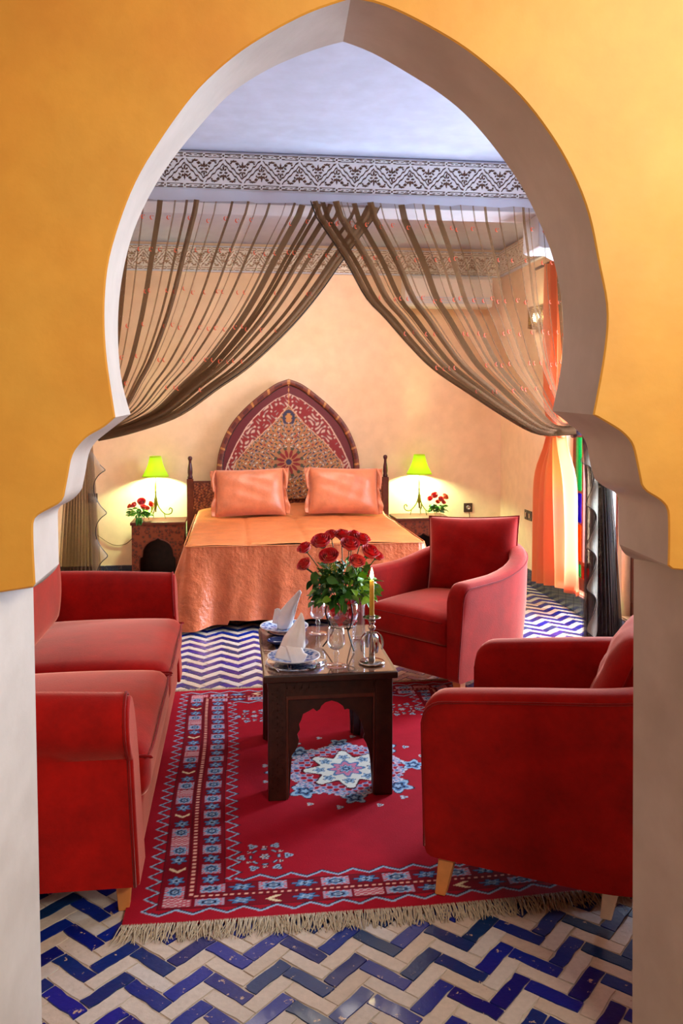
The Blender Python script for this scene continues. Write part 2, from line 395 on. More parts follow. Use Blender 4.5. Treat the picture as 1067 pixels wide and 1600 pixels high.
# --- room shell
def slab(name, x0, x1, y0, y1, z0, z1, m_): return struct(MB().box(x0, x1, y0, y1, z0, z1).build(name, m_))
slab('wall_back', XL-0.1, XR+0.5, YEND, YEND+0.12, -0.05, 3.3, M['peach'])
slab('wall_left', XL-0.12, XL, YBK, YEND, -0.05, 3.3, M['peach'])
b = MB(); ys = [YBK, 4.15, 5.21, 5.27, 6.17, YEND]
for i in (0, 2, 4): b.box(XR, XR+0.3, ys[i], ys[i+1], -0.05, 3.3)
for y0, y1 in WIN: b.box(XR, XR+0.3, y0, y1, 2.45, 3.3); b.box(XR, XR+0.3, y0, y1, -0.05, 0.15)
struct(b.build('wall_right', M['peach']))
slab('ceiling', XL-0.12, XR+0.3, YBK, YBEAM+0.1, ZC, ZC+0.1, M['ceil'])
slab('ceiling_alcove', XL-0.12, XR+0.3, YBEAM+0.1, YEND+0.1, 3.0, 3.19, M['ceil'])
bp = MB().box(XL, XR, YBEAM, YBEAM+0.30, 2.77, ZC-0.001)
bp.prism([(1.955, 2.77), (XR, 2.77), (XR, 2.40), (2.30, 2.45), (2.10, 2.55), (1.99, 2.545), (1.955, 2.56)], lambda a, c, d: (a, d, c), YBEAM+0.0, YBEAM+0.30)
bp.prism([(-1.12, 2.77), (XL, 2.77), (XL, 2.40), (-1.4, 2.45), (-1.2, 2.55), (-1.12, 2.56)], lambda a, c, d: (a, d, c), YBEAM+0.0, YBEAM+0.30)
beam = struct(bp.build('trim_1', M['white'], bevel=0.006))
# front room shell behind the camera
slab('wall_front_left', -2.52, -2.4, -2.6, YF, -0.05, 3.2, M['yellow'])
slab('wall_front_right', 3.4, 3.52, -2.6, YF, -0.05, 3.2, M['yellow'])
slab('wall_front_back', -2.5, 3.5, -2.72, -2.6, -0.05, 3.2, M['yellow'])
slab('ceiling_front', -2.5, 3.5, -2.7, YBK+0.0, ZC, ZC+0.1, M['ceil'])

# --- floor of herringbone tiles
floor = struct(MB().box(-2.5, 3.5, -2.7, YEND+0.05, -0.06, -0.0035).build('floor', M['grout']))
L_, W_ = 0.146, 0.0472; J = 0.0026
o0 = P(498, 1506, z=0)     # a V tip of a blue row
s2 = math.sqrt(0.5)
def pq(p, q): return (o0.x + (p+q)*s2, o0.y + (q-p)*s2)
def tile_mesh(seed, color):
    rr = random.Random(seed); n = 5
    out = []
    hl, hw = L_/2-J/2, W_/2-J/2
    per = []
    for i in range(n): per.append((-hl+2*hl*i/n, -hw))
    for i in range(2): per.append((hl, -hw+2*hw*i/2))
    for i in range(n): per.append((hl-2*hl*i/n, hw))
    for i in range(2): per.append((-hl, hw-2*hw*i/2))
    jit = [(x-math.copysign(rr.random()**2*0.0032, x)*(abs(x) > hl*0.98), y-math.copysign(rr.random()**3*0.005, y)*(abs(y) > hw*0.98)) for x, y in per]
    v = [(x, y, -0.004) for x, y in jit]+[(x*0.995, y*0.985, 0.0) for x, y in jit]
    m_ = len(per); f = [tuple(range(m_, 2*m_))]+[(i, (i+1) % m_, m_+(i+1) % m_, m_+i) for i in range(m_)]
    return v, f
TM = {}
for color in ('blue', 'cream'):
    TM[color] = []
    for k in range(6):
        v, f = tile_mesh(k*7+len(color), color); me = bpy.data.meshes.new('tile'); me.from_pydata(v, [], f)
        me.materials.append(M['tile_'+color]); TM[color].append((me, v, f))
tiles = []
for row in range(-30, 110):
    for col in range(-26, 26):
        for kind in (0, 1):
            p0, q0 = col*L_-row*W_, col*L_+row*W_
            if kind == 0: c = (p0+L_/2, q0+W_/2); ang = -PI/4      # "\"
            else: c = (p0+L_-W_/2, q0+W_+L_/2); ang = PI/4         # "/"
            # V tip = end of "\" brick: shift origin so that (p=L, q=0..W) sits on o0
            c = (c[0]-L_, c[1]-W_*0)
            x, y = pq(*c)
            if not (XL+0.02 < x < XR-0.02 and YBK+0.03 < y < YEND-0.03): continue
            tiles.append((x, y, ang, 'blue' if row % 2 == 0 else 'cream'))
def hidden_tile(x, y):
    if -0.28 < x < 1.17 and 2.5 < y < 4.46: return True
    if x < -0.42 and y > 2.6: return True
    if -0.25 < x < 1.2 and y > 6.0: return True
    d = Vector((x, y, 0))-Vector((0, 0, HC)); u = CX+FPX*d.dot(RT)/d.dot(FW); v = CY-FPX*d.dot(UP)/d.dot(FW)
    return u < 45 or u > 1000 or v > 1630
vis = sorted([t for t in tiles if not hidden_tile(t[0], t[1])], key=lambda t: t[1])[:300]
vset = set((round(t[0], 4), round(t[1], 4)) for t in vis)
for x, y, a, c in vis:
    me = random.choice(TM[c])[0]; o = bpy.data.objects.new('tile', me); link(o, floor); o.location = (x, y, random.uniform(-0.0008, 0.0008)); o.rotation_euler = (random.uniform(-.004, .004), random.uniform(-.004, .004), a+random.choice((0, PI)))
for c in ('blue', 'cream'):
    b = MB()
    for x, y, a, cc in tiles:
        if cc != c or (round(x, 4), round(y, 4)) in vset: continue
        _, v, f = random.choice(TM[c]); ca, sa = math.cos(a), math.sin(a)
        b.add([(x+vx*ca-vy*sa, y+vx*sa+vy*ca, vz) for vx, vy, vz in v], f)
    stuff(b.build(c+'_tiles', M['tile_'+c], floor, fixn=False))

# --- skirting of navy tiles
def skirting(name, p0, p1, n_in, h=0.10, tl=0.145):
    p0, p1 = Vector(p0), Vector(p1); L = (p1-p0).length; n = int(L/tl); d = (p1-p0)/n; nv = Vector(n_in)
    root = MB().add([tuple(p0), tuple(p1), tuple(p1+Vector((0, 0, h+.004))), tuple(p0+Vector((0, 0, h+.004))), tuple(p0+nv*.006), tuple(p1+nv*.006), tuple(p1+nv*.006+Vector((0, 0, h+.004))), tuple(p0+nv*.006+Vector((0, 0, h+.004)))],
        [(0, 1, 2, 3), (4, 5, 6, 7), (3, 2, 6, 7), (0, 1, 5, 4), (0, 3, 7, 4), (1, 2, 6, 5)]).build(name, M['grout'])
    struct(root)
    me = None; e = d.normalized()
    for i in range(n):
        a = d.length/2-0.0015; b = MB()
        if me is None:
            vv = []
            for s_ in (-1, 1):
                for q in (0.004, 0.016):
                    for z in (0.002, h): vv.append(e*s_*a+nv*q+Vector((0, 0, z)))
            b.add(vv, [(0, 1, 3, 2), (4, 6, 7, 5), (0, 4, 5, 1), (2, 3, 7, 6), (0, 2, 6, 4), (1, 5, 7, 3)])
            o = b.build('tile', M['skirt'], root, bevel=0.002); me = o.data
            o.location = p0+d*(i+.5); proto = o
        else:
            o = proto.copy(); link(o, root); o.location = p0+d*(i+.5)
skirting('baseboard_back', (XL, YEND, 0), (XR, YEND, 0), (0, -1, 0))
skirting('baseboard_right', (XR, 4.0, 0), (XR, YEND, 0), (-1, 0, 0), 0.135)

# --- carved friezes: real relief from a drawn pattern
def draw_frieze(X, V, per):
    """X along in metres, V in [-1,1] across the band; returns mask 1 = cut back"""
    m_ = np.zeros_like(X)
    def ell(cx, cy, a, bb, an, U, V2):
        ca, sa = math.cos(an), math.sin(an); du, dv = U-cx, V2-cy
        p = du*ca+dv*sa; q = -du*sa+dv*ca
        return ((np.abs(p)/a)**2+(np.abs(q)/(bb*np.clip(1.15-0.5*np.abs(p)/a, .2, 2)))**2) < 1
    # borders: rows of small lozenges
    for s_ in (1, -1):
        pb = per*0.5; u = (X % pb)/pb
        vb = (V*s_-0.86)/0.11
        tri = np.abs(u-0.5)*2
        m_ = np.where((np.abs(vb) < 1) & (np.abs(vb) > 0.35+0.45*(1-tri)) & (np.abs(vb) < 0.98) & (tri < .86), 1, m_)
        m_ = np.where((np.abs(vb) < 0.16) & (tri < 0.75) & (np.sin(u*2*PI*4) > -0.2), 1, m_)
        m_ = np.where((np.abs(vb) < 0.5) & (tri > 0.93), 1, m_)
    u = (X % per)/per; U = np.where(u > .5, u-1, u); v = V/0.66; Wv = v*.303; ins = np.abs(v) < 1
    zz = 1-4*np.abs(U)
    M2 = np.zeros_like(X); jag = 0.05*np.sin(X/per*2*PI*8)
    M2 = np.where(np.abs(v-(zz*0.86+0.24+jag)) < 0.075, 1, M2)
    M2 = np.where(np.abs(v-(zz*0.86-0.24-jag)) < 0.075, 1, M2)
    for sgn_, off in ((1, 0.0), (-1, 0.5)):
        uu = ((X/per+off+.5) % 1)-.5; vv = Wv*sgn_
        for cx, cy, a, bb, an in ((0, .075, .065, .016, PI/2), (0, -.16, .085, .018, PI/2), (.065, -.045, .045, .02, 0), (.055, -.135, .045, .022, -.8), (.050, .035, .04, .016, .8), (.14, -.20, .05, .026, -.25), (.235, -.262, .085, .02, 0.0), (.125, -.115, .035, .015, .7), (.30, -.215, .03, .016, .5)):
            for mm in (1, -1):
                M2 = np.where(ell(cx, cy, a*1.08, bb*1.35, an, uu*mm, vv), 1, M2)
    m_ = np.where(ins & (M2 > 0), 1, m_)
    return m_
def frieze(name, length, h, fn, res, parent, depth, cw, cd, per=0.234):
    nx = int(length/res); nz = max(12, int(h/res))
    X, V = np.meshgrid(np.linspace(0, length, nx), np.linspace(-1, 1, nz), indexing='ij')
    mk = draw_frieze(X, V, per)
    k = mk.astype(float)
    pts = fn(X, V*h/2, -k*depth)
    verts = np.stack(pts, -1).reshape(-1, 3)
    idx = np.arange(nx*nz).reshape(nx, nz)
    F = np.stack([idx[:-1, :-1], idx[1:, :-1], idx[1:, 1:], idx[:-1, 1:]], -1).reshape(-1, 4)
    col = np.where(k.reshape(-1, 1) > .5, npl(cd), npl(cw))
    o = mesh(name, verts, F.tolist(), M['carve'], parent, False, None, col); return o
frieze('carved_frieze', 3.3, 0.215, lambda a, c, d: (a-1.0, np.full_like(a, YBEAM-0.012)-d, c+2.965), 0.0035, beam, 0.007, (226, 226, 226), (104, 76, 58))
MB().box(-1.0, 2.3, YBEAM-0.004, YBEAM+0.001, 2.85, 3.08).build('frieze_backing', M['white'], beam)
tr2 = struct(MB().box(XL, XR-0.02, YEND-0.03, YEND-0.001, 2.74, 2.97).build('trim_2', M['white']))
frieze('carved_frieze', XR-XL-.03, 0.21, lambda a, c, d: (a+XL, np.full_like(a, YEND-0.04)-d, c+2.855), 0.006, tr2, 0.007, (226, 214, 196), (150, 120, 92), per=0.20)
tr3 = struct(MB().box(XR-0.03, XR-0.001, YBEAM+0.31, YEND-0.03, 2.74, 2.97).build('trim_3', M['white']))
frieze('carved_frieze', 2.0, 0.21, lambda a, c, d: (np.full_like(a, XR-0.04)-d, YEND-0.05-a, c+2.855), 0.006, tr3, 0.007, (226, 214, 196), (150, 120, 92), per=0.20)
# white corner pilaster visible between alcove wall and window: thin raised corner strip
# --- windows of coloured glass
def window(name, y0, y1):
    b = MB(); x0, x1 = XR+0.06, XR+0.11; z0, z1 = 0.15, 2.45; e = 0.055
    b.box(x0, x1, y0, y1, z0, z0+0.09).box(x0, x1, y0, y1, z1-e, z1).box(x0, x1, y0, y0+e, z0+.09, z1-e).box(x0, x1, y1-e, y1, z0+.09, z1-e)
    root = struct(b.build(name, M['redwood'], bevel=0.004))
    iy0, iy1, iz0, iz1 = y0+e, y1-e, z0+0.09, z1-e; bw = 0.095; mt = 0.028
    f = MB(); xa, xb = x0+.008, x1-.008
    for yy in (iy0+bw, iy1-bw-mt): f.box(xa, xb, yy, yy+mt, iz0, iz1)
    for zz in (iz0+bw, iz1-bw-mt): f.box(xa+.001, xb-.001, iy0, iy1, zz, zz+mt)
    zs = [iz0+bw+mt, 0.64, 0.88, 1.30, 1.62, 1.94, iz1-bw-mt]
    for zz in zs[1:-1]:
        for a_, c_ in ((iy0, iy0+bw), (iy1-bw, iy1)): f.box(xa+.002, xb-.002, a_, c_, zz-.008, zz+.008)
    f.box(xa+.003, xb-.003, iy0+bw, iy1-bw, 1.36, 1.39)
    f.build('glazing_bar', M['redwood'], root)
    def pn(a_, c_, d_, e_, mm, lab): 
        o = MB().box(x0+.02, x0+.024, a_, c_, d_, e_).build('pane', M[mm], root); o['label'] = lab
    for k in range(6):
        colr = ('p_orange', 'p_blue', 'p_green', 'p_blue', 'p_orange', 'p_green')[k]
        for a_, c_ in ((iy0, iy0+bw), (iy1-bw, iy1)): pn(a_, c_, zs[k], zs[k+1], colr, colr[2:]+' glass pane')
    for a_, c_ in ((iy0, iy0+bw), (iy1-bw, iy1)):
        pn(a_, c_, iz0, iz0+bw, 'p_green', 'green glass pane'); pn(a_, c_, iz1-bw, iz1, 'p_red', 'red glass pane')
    pn(iy0+bw+mt, iy1-bw-mt, iz0, iz0+bw, 'p_red', 'red glass pane'); pn(iy0+bw+mt, iy1-bw-mt, iz1-bw, iz1, 'p_blue', 'blue glass pane')
    pn(iy0+bw+mt, iy1-bw-mt, iz0+bw+mt, 1.36, 'p_clear', 'clear glass pane'); pn(iy0+bw+mt, iy1-bw-mt, 1.39, iz1-bw-mt, 'p_clear', 'clear glass pane')
    return root
window('window_1', *WIN[0]); window('window_2', *WIN[1])

# ------------------------------------------------------------------ rug
RX0, RX1, RY0, RY1 = -0.33, 1.235, 2.455, 4.50
def rug():
    res = 0.004; nx = int((RX1-RX0)/res); ny = int((RY1-RY0)/res)
    X, Y = np.meshgrid(np.linspace(0, RX1-RX0, nx), np.linspace(0, RY1-RY0, ny), indexing='ij')
    Wd, Ln = RX1-RX0, RY1-RY0
    red, dark, cream, blue, lb, navy, pink = [npl(c) for c in ((158, 14, 34), (92, 10, 24), (206, 190, 186), (76, 116, 160), (150, 176, 200), (36, 34, 58), (214, 120, 124))]
    C = np.zeros(X.shape+(3,)); C[:] = red
    def put(mask, c): C[mask] = c
    dx = np.minimum(X, Wd-X); dy = np.minimum(Y, Ln-Y)
    # normalised border coordinate: b=0 outer edge, 1 inner edge; side border .33 wide, end border .215
    bx = dx/0.335; by = dy/0.225
    sideB = bx < by; B = np.minimum(bx, by)
    S = np.where(sideB, Y, X); wid = np.where(sideB, 0.335, 0.225)
    per = np.where(sideB, 0.105, 0.16)
    put((B > 0.27) & (B < 0.87), npl((120, 8, 28)))
    def zig(c0, amp, per_, th):
        t_ = np.abs(((S/per_) % 1)-.5)*2
        d = (B-(c0+amp*(t_-.5)*(1 if c0 > .5 else -1)))*wid
        put(np.abs(d-.006) < th*.9, navy); put(np.abs(d) < th, lb)
    zig(0.205, 0.12, np.where(sideB, .062, .10), 0.0042)
    zig(0.945, 0.12, np.where(sideB, .062, .10), 0.0042)
    for c0 in (0.28, 0.86, 0.52, 0.60): put(np.abs(B-c0)*wid < .0025, dark)
    # ladder
    put((np.abs(B-0.56)*wid < .0065), npl((120, 14, 30)))
    put((np.abs(B-0.56)*wid < .0055) & (((S/0.022) % 1) < .5), npl((226, 170, 150)))
    # motifs: alternating blue floral squares in two bands
    for c0, hw, flip in ((0.41, 0.088, 0), (0.73, 0.095, 1)):
        P_ = np.where(sideB, .062, .098)
        k = np.floor(S/P_); u = (S/P_) % 1-.5; vv = (B-c0)/hw
        aspect = P_/(hw*wid*2); uu = u*2*1.08; r = np.hypot(uu, vv); a = np.arctan2(vv, uu)
        inb = np.abs(vv) < 1
        kk = k % 6 if not flip else k % 2
        if flip: big = kk == 0; small = kk == 1; chev = np.zeros_like(big)
        else: big = (kk == 0) | (kk == 2); small = (kk == 3) | (kk == 5); chev = kk == 4; mid = kk == 1
        m_ = big & inb & (np.abs(uu) < .97); put(m_, npl((196, 92, 104)))
        put(m_ & (np.cos(uu*14)*np.cos(vv*14) > .15), lb)
        fl_ = m_ & (r < .84+.14*np.cos(a*8)); put(fl_, lb); put(m_ & (r < .66+.12*np.cos(a*8)), blue)
        put(m_ & (np.abs(r-.42) < .08), navy); put(m_ & (r < .30), lb); put(m_ & (r < .13), navy)
        e = .72+.20*np.cos(a*6+1); o_ = small & (r < e+.10); put(o_, navy); put(small & (r < e), blue); put(small & (r < e*.55), lb); put(small & (r < .2), navy)
        if not flip:
            m2 = mid & inb & (np.abs(uu) < 1); put(m2, npl((186, 84, 98))); put(m2 & (np.cos(uu*12)*np.sin(vv*9) > .1), npl((206, 176, 176)))
            ch = chev & inb & (np.abs(np.abs(vv)*.8-.35-uu) < .24) & (np.abs(vv) < .9); put(ch, npl((222, 200, 160)))
    # central medallion
    cx, cy = (0.455-RX0), (3.44-RY0); x, y = X-cx, (Y-cy)
    def flower(fx, fy, R_, pet=8, cols=(blue, lb, navy), ph=0, sq=1.0):
        dx_, dy_ = x-fx, (y-fy)/sq; r = np.hypot(dx_, dy_); a = np.arctan2(dy_, dx_)+ph
        e = R_*(0.8+0.2*np.cos(a*pet))
        put(r < e*1.1, navy); put(r < e, cols[1]); put(r < e*.72, cols[0]); put(np.abs(r-e*.42) < e*.09, cols[2]); put(r < e*.26, cols[1])
    ang = np.arctan2(y, x); rr = np.hypot(x, y)
    for k in range(8):
        t_ = 2*PI*k/8; R_ = 0.262
        flower(R_*math.cos(t_)*(1.08 if k % 4 == 0 else 1), R_*math.sin(t_), 0.052 if k % 2 == 0 else 0.062, 5, ph=t_)
        for dk, q in ((.2, .03), (-.2, .03), (.38, .018)):
            flower((R_-.035)*math.cos(t_+dk), (R_-.035)*math.sin(t_+dk), q, 4, (lb, npl((206, 190, 200)), blue), ph=dk*9)
        flower(.345*math.cos(t_+.25), .345*math.sin(t_+.25), .014, 3, (lb, cream, navy)); flower(.34*math.cos(t_-.2), .34*math.sin(t_-.2), .016, 3, (cream, lb, navy))
    ring = (rr < .235) & (rr > .15) & (np.sin(x*130)*np.sin(y*130+1) > -.1); put(ring, npl((176, 150, 176))); 
    put((rr < .235) & (rr > .15) & (np.sin(x*130)*np.sin(y*130+1) > .55), blue)
    star = 0.165*(0.86+0.17*np.cos(ang*8)); star = np.where(np.abs(np.cos(ang*4)) > .9, star*1.05, star)
    put(rr < star+.012, npl((70, 10, 30))); put(rr < star, npl((214, 214, 204)))
    for k in range(8): 
        t_ = 2*PI*k/8; flower(.112*math.cos(t_), .112*math.sin(t_), .026, 5, (npl((110, 140, 170)), lb, npl((30, 60, 80))), t_)
    put(rr < .068+.014*np.cos(ang*8), blue); put(rr < .055+.012*np.cos(ang*8), npl((196, 120, 150))); flower(0, 0, .036, 8)
    # corner sprigs
    for sx in (-1, 1):
        for sy in (-1, 1):
            fx, fy = sx*.365, sy*.65; dx_, dy_ = x-fx, y-fy; r = np.hypot(dx_, dy_); a = np.arctan2(dy_, dx_)
            put((np.abs(r-.047) < .006) & (np.cos(a*8) > -.3), navy); put((np.abs(r-.047) < .0035) & (np.cos(a*8) > 0), lb)
            flower(fx, fy, .018, 6, (cream, lb, navy))
            for k in range(6): flower(fx+.078*math.cos(k*PI/3), fy+.078*math.sin(k*PI/3), .017, 3, (lb, lb, navy), k)
            for k in range(6): flower(fx+.062*math.cos(k*PI/3+.5), fy+.062*math.sin(k*PI/3+.5), .008, 3, (cream, cream, navy))
    root = thing('rug', 'crimson rug with blue and cream borders and fringed ends under the table', 'rug', (RX0, RY0, 0))
    def bow(Xa, Ya): return -0.012*np.sin(Xa/Wd*PI)*(1-Ya/Ln)+0.03*np.clip(Xa-1.1, 0, 1)*(1-Ya/Ln)
    Z = 0.0105+0.0006*np.sin(X*9+Y*5)
    verts = np.stack([X+0.004*np.sin(Y*6), Y+bow(X, Y), Z], -1).reshape(-1, 3)
    idx = np.arange(nx*ny).reshape(nx, ny)
    F = np.stack([idx[:-1, :-1], idx[1:, :-1], idx[1:, 1:], idx[:-1, 1:]], -1).reshape(-1, 4).tolist()
    # edge skirt down to the floor
    n0 = len(verts); bd = list(idx[:, 0])+list(idx[-1, 1:])+list(idx[::-1, -1][1:])+list(idx[0, ::-1][1:-1])
    low = verts[bd].copy(); low[:, 2] = 0.0012
    verts = np.vstack([verts, low]); nb = len(bd)
    F += [(int(bd[i]), n0+i, n0+(i+1) % nb, int(bd[(i+1) % nb])) for i in range(nb)]
    cols = np.vstack([C.reshape(-1, 3), np.tile(red, (nb, 1))])
    mesh('pile', verts, F, M['rug'], root, False, None, cols)
    # fringe
    V = []; Fq = []
    rr_ = random.Random(3)
    for end in (0, 1):
        n = 620
        for i in range(n):
            x0 = Wd*i/n+rr_.uniform(-.002, .002); ybase = (0+float(bow(np.array(x0), np.array(0.)))) if end == 0 else Ln
            sg = -1 if end == 0 else 1; Lf = rr_.uniform(.05, .085) if end == 0 else rr_.uniform(.03, .05); dx_ = rr_.gauss(-.008, .016); r0 = .0017
            hz = rr_.uniform(.001, .007)
            pts = [(x0, ybase-sg*.004, .009), (x0+dx_*.25, ybase+sg*Lf*.35, .007+hz), (x0+dx_*.6, ybase+sg*Lf*.7, .004+hz*.5), (x0+dx_, ybase+sg*Lf, .0025)]
            k0 = len(V)
            for (px, py, pz), q in zip(pts, (1, 1.15, 1.1, .6)):
                V += [(px-r0*q, py, pz), (px, py, pz+r0*q*1.2), (px+r0*q, py, pz)]
            for j in range(3):
                Fq += [(k0+j*3, k0+j*3+1, k0+j*3+4, k0+j*3+3), (k0+j*3+1, k0+j*3+2, k0+j*3+5, k0+j*3+4)]
    stuff(mesh('fringe', V, Fq, M['fringe'], root, True))
M['fringe'] = simple('beige_cotton_fringe', (176, 158, 132), 0.9, 90, 0.2)
rug()

# ------------------------------------------------------------------ upholstery
def sgn(v): return 1 if v >= 0 else -1
def rbox(x0, x1, y0, y1, z0, z1, r=0.03, crown=0.0, n=14, fn=None):
    """soft rounded cushion body as a closed mesh (superellipsoid-like box)"""
    cx, cy, cz = (x0+x1)/2, (y0+y1)/2, (z0+z1)/2; hx, hy, hz = (x1-x0)/2, (y1-y0)/2, (z1-z0)/2
    bm = bmesh.new(); bmesh.ops.create_cube(bm, size=2); bmesh.ops.subdivide_edges(bm, edges=bm.edges, cuts=n, use_grid_fill=True)
    V = []
    for v in bm.verts:
        p = v.co; q = Vector((p.x*hx, p.y*hy, p.z*hz))
        # remap so that vertices crowd to the rims
        def cr(t, h): 
            s_ = abs(t); return math.copysign(h*(1-(1-s_)**1.6), t)
        q = Vector((cr(p.x, hx), cr(p.y, hy), cr(p.z, hz)))
        c = Vector((max(-hx+r, min(hx-r, q.x)), max(-hy+r, min(hy-r, q.y)), max(-hz+r, min(hz-r, q.z))))
        d = q-c
        if d.length > 1e-9: q = c+d.normalized()*r
        if crown:
            k = max(0.0, 1-(q.x/hx)**2)*max(0.0, 1-(q.y/hy)**2)
            if q.z > 0: q.z += crown*k**.6
        q += Vector((cx, cy, cz))
        if fn: q = fn(q)
        v.co = q
    vs = [v.co.copy() for v in bm.verts]; fs = [tuple(v.index for v in f.verts) for f in bm.faces]
    bm.free(); return vs, fs
def leg(parent, x, y, m_, h=.12, sx=0, sy=0):
    b = MB(); t_, bt = .026, .016; V = []
    for z, q, ox, oy in ((h+.01, t_, 0, 0), (0, bt, sx, sy)):
        V += [(x+ox-q, y+oy-q, z), (x+ox+q, y+oy-q, z), (x+ox+q, y+oy+q, z), (x+ox-q, y+oy+q, z)]
    b.add(V, [(0, 1, 2, 3), (4, 7, 6, 5), (0, 4, 5, 1), (1, 5, 6, 2), (2, 6, 7, 3), (3, 7, 4, 0)])
    return b.build('leg', m_, parent, bevel=.003)
def tub_chair(label, loc, rz, legmats, lift=0.0, back=.745, front=.615, hw=.365, k0=.28):
    root = thing('tub_armchair', label, 'armchair', loc, rz, 'red velvet tub armchairs')
    th = .10; yf, ys_, yb = -.40, 0.04, .43
    EN = [0, .008, .02, .035, .052, .072, .11, .17, .24, .34]; path = [(-hw, yf+q) for q in EN]
    path += [(-hw*math.cos(a)**.8 if math.cos(a) > 0 else hw*abs(math.cos(a))**.8, ys_+(yb-ys_)*math.sin(a)**.85) for a in [PI*i/24 for i in range(1, 24)]]
    path = path[:10]+[(-hw, ys_)]+path[10:]+[(hw, ys_)]+[(hw, yf+q) for q in EN[::-1]]
    path = [Vector((x, y, 0)) for x, y in path]
    n = len(path); arc = [0]
    for i in range(1, n): arc.append(arc[-1]+(path[i]-path[i-1]).length)
    T = arc[-1]
    rows = []
    for i, p in enumerate(path):
        d = (path[min(i+1, n-1)]-path[max(i-1, 0)]).normalized(); nout = Vector((-d.y, d.x, 0))
        if i < n-1 or True:
            if nout.dot(Vector((p.x, p.y-.0, 0))) < 0: nout = -nout
        if i in (0, n-1): nout = Vector((-1 if p.x < 0 else 1, 0, 0))
        e = min(arc[i], T-arc[i]); k = max(0, min(1, (e-k0)/(T/2-k0)))
        zt = front+(back-front)*(k*k*(3-2*k) if k0 > .2 else math.sin(k*PI/2))
        rc = .07
        if e < rc: zt -= rc-math.sqrt(max(0, rc*rc-(rc-e)**2))
        mid = p-nout*th/2; tp_in = .028   # taper: bottom leans in
        sec = []
        zb = .115+(.03-math.sqrt(max(0, .03**2-(.03-e)**2)) if e < .03 else 0)
        prof_ = [(-.5, .30), (-.5, .42)]
        ring = [(.5, zb, -tp_in), (.5, zb+.10, -tp_in*.8), (.5, zb+.3, -tp_in*.2), (.5, zt-.022, .0), (.42, zt-.006, 0), (.28, zt, 0), (0, zt+.002, 0), (-.28, zt, 0), (-.42, zt-.006, 0), (-.5, zt-.024, 0), (-.5, .40, 0), (-.5, .28, 0), (-.5, zb, 0)]
        for a, z, o_ in ring: sec.append(mid+nout*(a*th+o_)+Vector((0, 0, z)))
        rows.append(sec)
    m_ = len(rows[0]); V = [q for r_ in rows for q in r_]; F = []
    for i in range(n-1):
        for j in range(m_):
            F.append((i*m_+j, (i+1)*m_+j, (i+1)*m_+(j+1) % m_, i*m_+(j+1) % m_))
    F.append(tuple(range(m_))); F.append(tuple((n-1)*m_+j for j in range(m_))[::-1])
    b = MB().add(V, F); o = b.build('arm_and_back_shell', M['velvet'], root, smooth=True)
    es = o.modifiers.new('es', 'EDGE_SPLIT'); es.split_angle = math.radians(50)
    # piping along the outer rim and down the arm fronts
    pp = [r_[3] for r_ in rows]; low = [r_[1] for r_ in (rows[0], rows[-1])]
    pts = [rows[0][0], rows[0][1], rows[0][2]]+pp+[rows[-1][2], rows[-1][1], rows[-1][0]]
    MB().tube(pts, .0038, 6).build('piping', M['velvet_dark'], root, smooth=True)
    v, f = rbox(-hw+th-.004, hw-th+.004, yf+.015, .26, .115, .29, .02, 0, 8); MB().add(v, f).build('seat_base', M['velvet'], root, smooth=True)
    def cfn(q):
        if q.y < -.3: q.z -= 0
        return q
    v, f = rbox(-hw+th-.002, hw-th+.002, yf-.012, .24, .285, .435, .045, .035, 14); sc_ = MB().add(v, f).build('seat_cushion', M['velvet'], root, smooth=True)
    x0, x1, y0, z_ = -hw+th+.012, hw-th-.012, yf-.008, .325
    MB().tube([(x0, .0, .405), (x0, y0+.02, .41), (x0+.02, y0, .408), (x1-.02, y0, .408), (x1, y0+.02, .41), (x1, .0, .405)], .0035, 6).build('piping', M['velvet_dark'], sc_, smooth=True)
    for (x, y, sx, sy), mm in zip(((-.29, -.33, -.02, -.02), (.29, -.33, .02, -.02), (-.27, .27, -.02, .02), (.235, .15, .0, -.02)), legmats): leg(root, x, y, mm, .12, sx, sy)
    root.location.z = lift
    return root
M['litleg'] = simple('lit_beech', (238, 222, 200), 0.4, 18, 0.1)  # lit copy of the leg wood, the brightness put into its colour
tub_chair('red velvet tub armchair behind the table with its pink-lit side to the window', (1.198, 4.575, 0), math.radians(-51), [M['legwood']]*4, .012)
tub_chair('red velvet tub armchair nearest the camera, seen from its side beside the right jamb', (1.085, 2.585, 0.0), math.radians(-121), [M['legwood']]*2+[M['legwood'], M['litleg']], .012, .715, .63, .355, .06)

def pillow_mesh(w_, h_, t_, n=26, flange=0.0, pinch=.05):
    V = []; F = []
    for side in (1, -1):
        for i in range(n):
            for j in range(n):
                u = -1+2*i/(n-1); v = -1+2*j/(n-1)
                u = math.copysign(abs(u)**.85, u); v = math.copysign(abs(v)**.85, v)
                px = u*(1-pinch*(1-v*v)) ; pz = v*(1-pinch*(1-u*u))
                th = t_/2*max(0, (1-u**4)*(1-v**4))**.55
                wr = .006*math.sin(9*u+4*v)*math.cos(7*v-3*u)*(1-u*u)*(1-v*v)
                V.append((px*w_/2, side*(th+wr), pz*h_/2))
    for s_ in (0, 1):
        for i in range(n-1):
            for j in range(n-1):
                q = (s_*n*n+i*n+j, s_*n*n+(i+1)*n+j, s_*n*n+(i+1)*n+j+1, s_*n*n+i*n+j+1); F.append(q if s_ else q[::-1])
    rim = [(i, 0) for i in range(n)]+[(n-1, j) for j in range(1, n)]+[(i, n-1) for i in range(n-2, -1, -1)]+[(0, j) for j in range(n-2, 0, -1)]
    pts = [Vector(V[i*n+j]) for i, j in rim]
    return V, F, pts
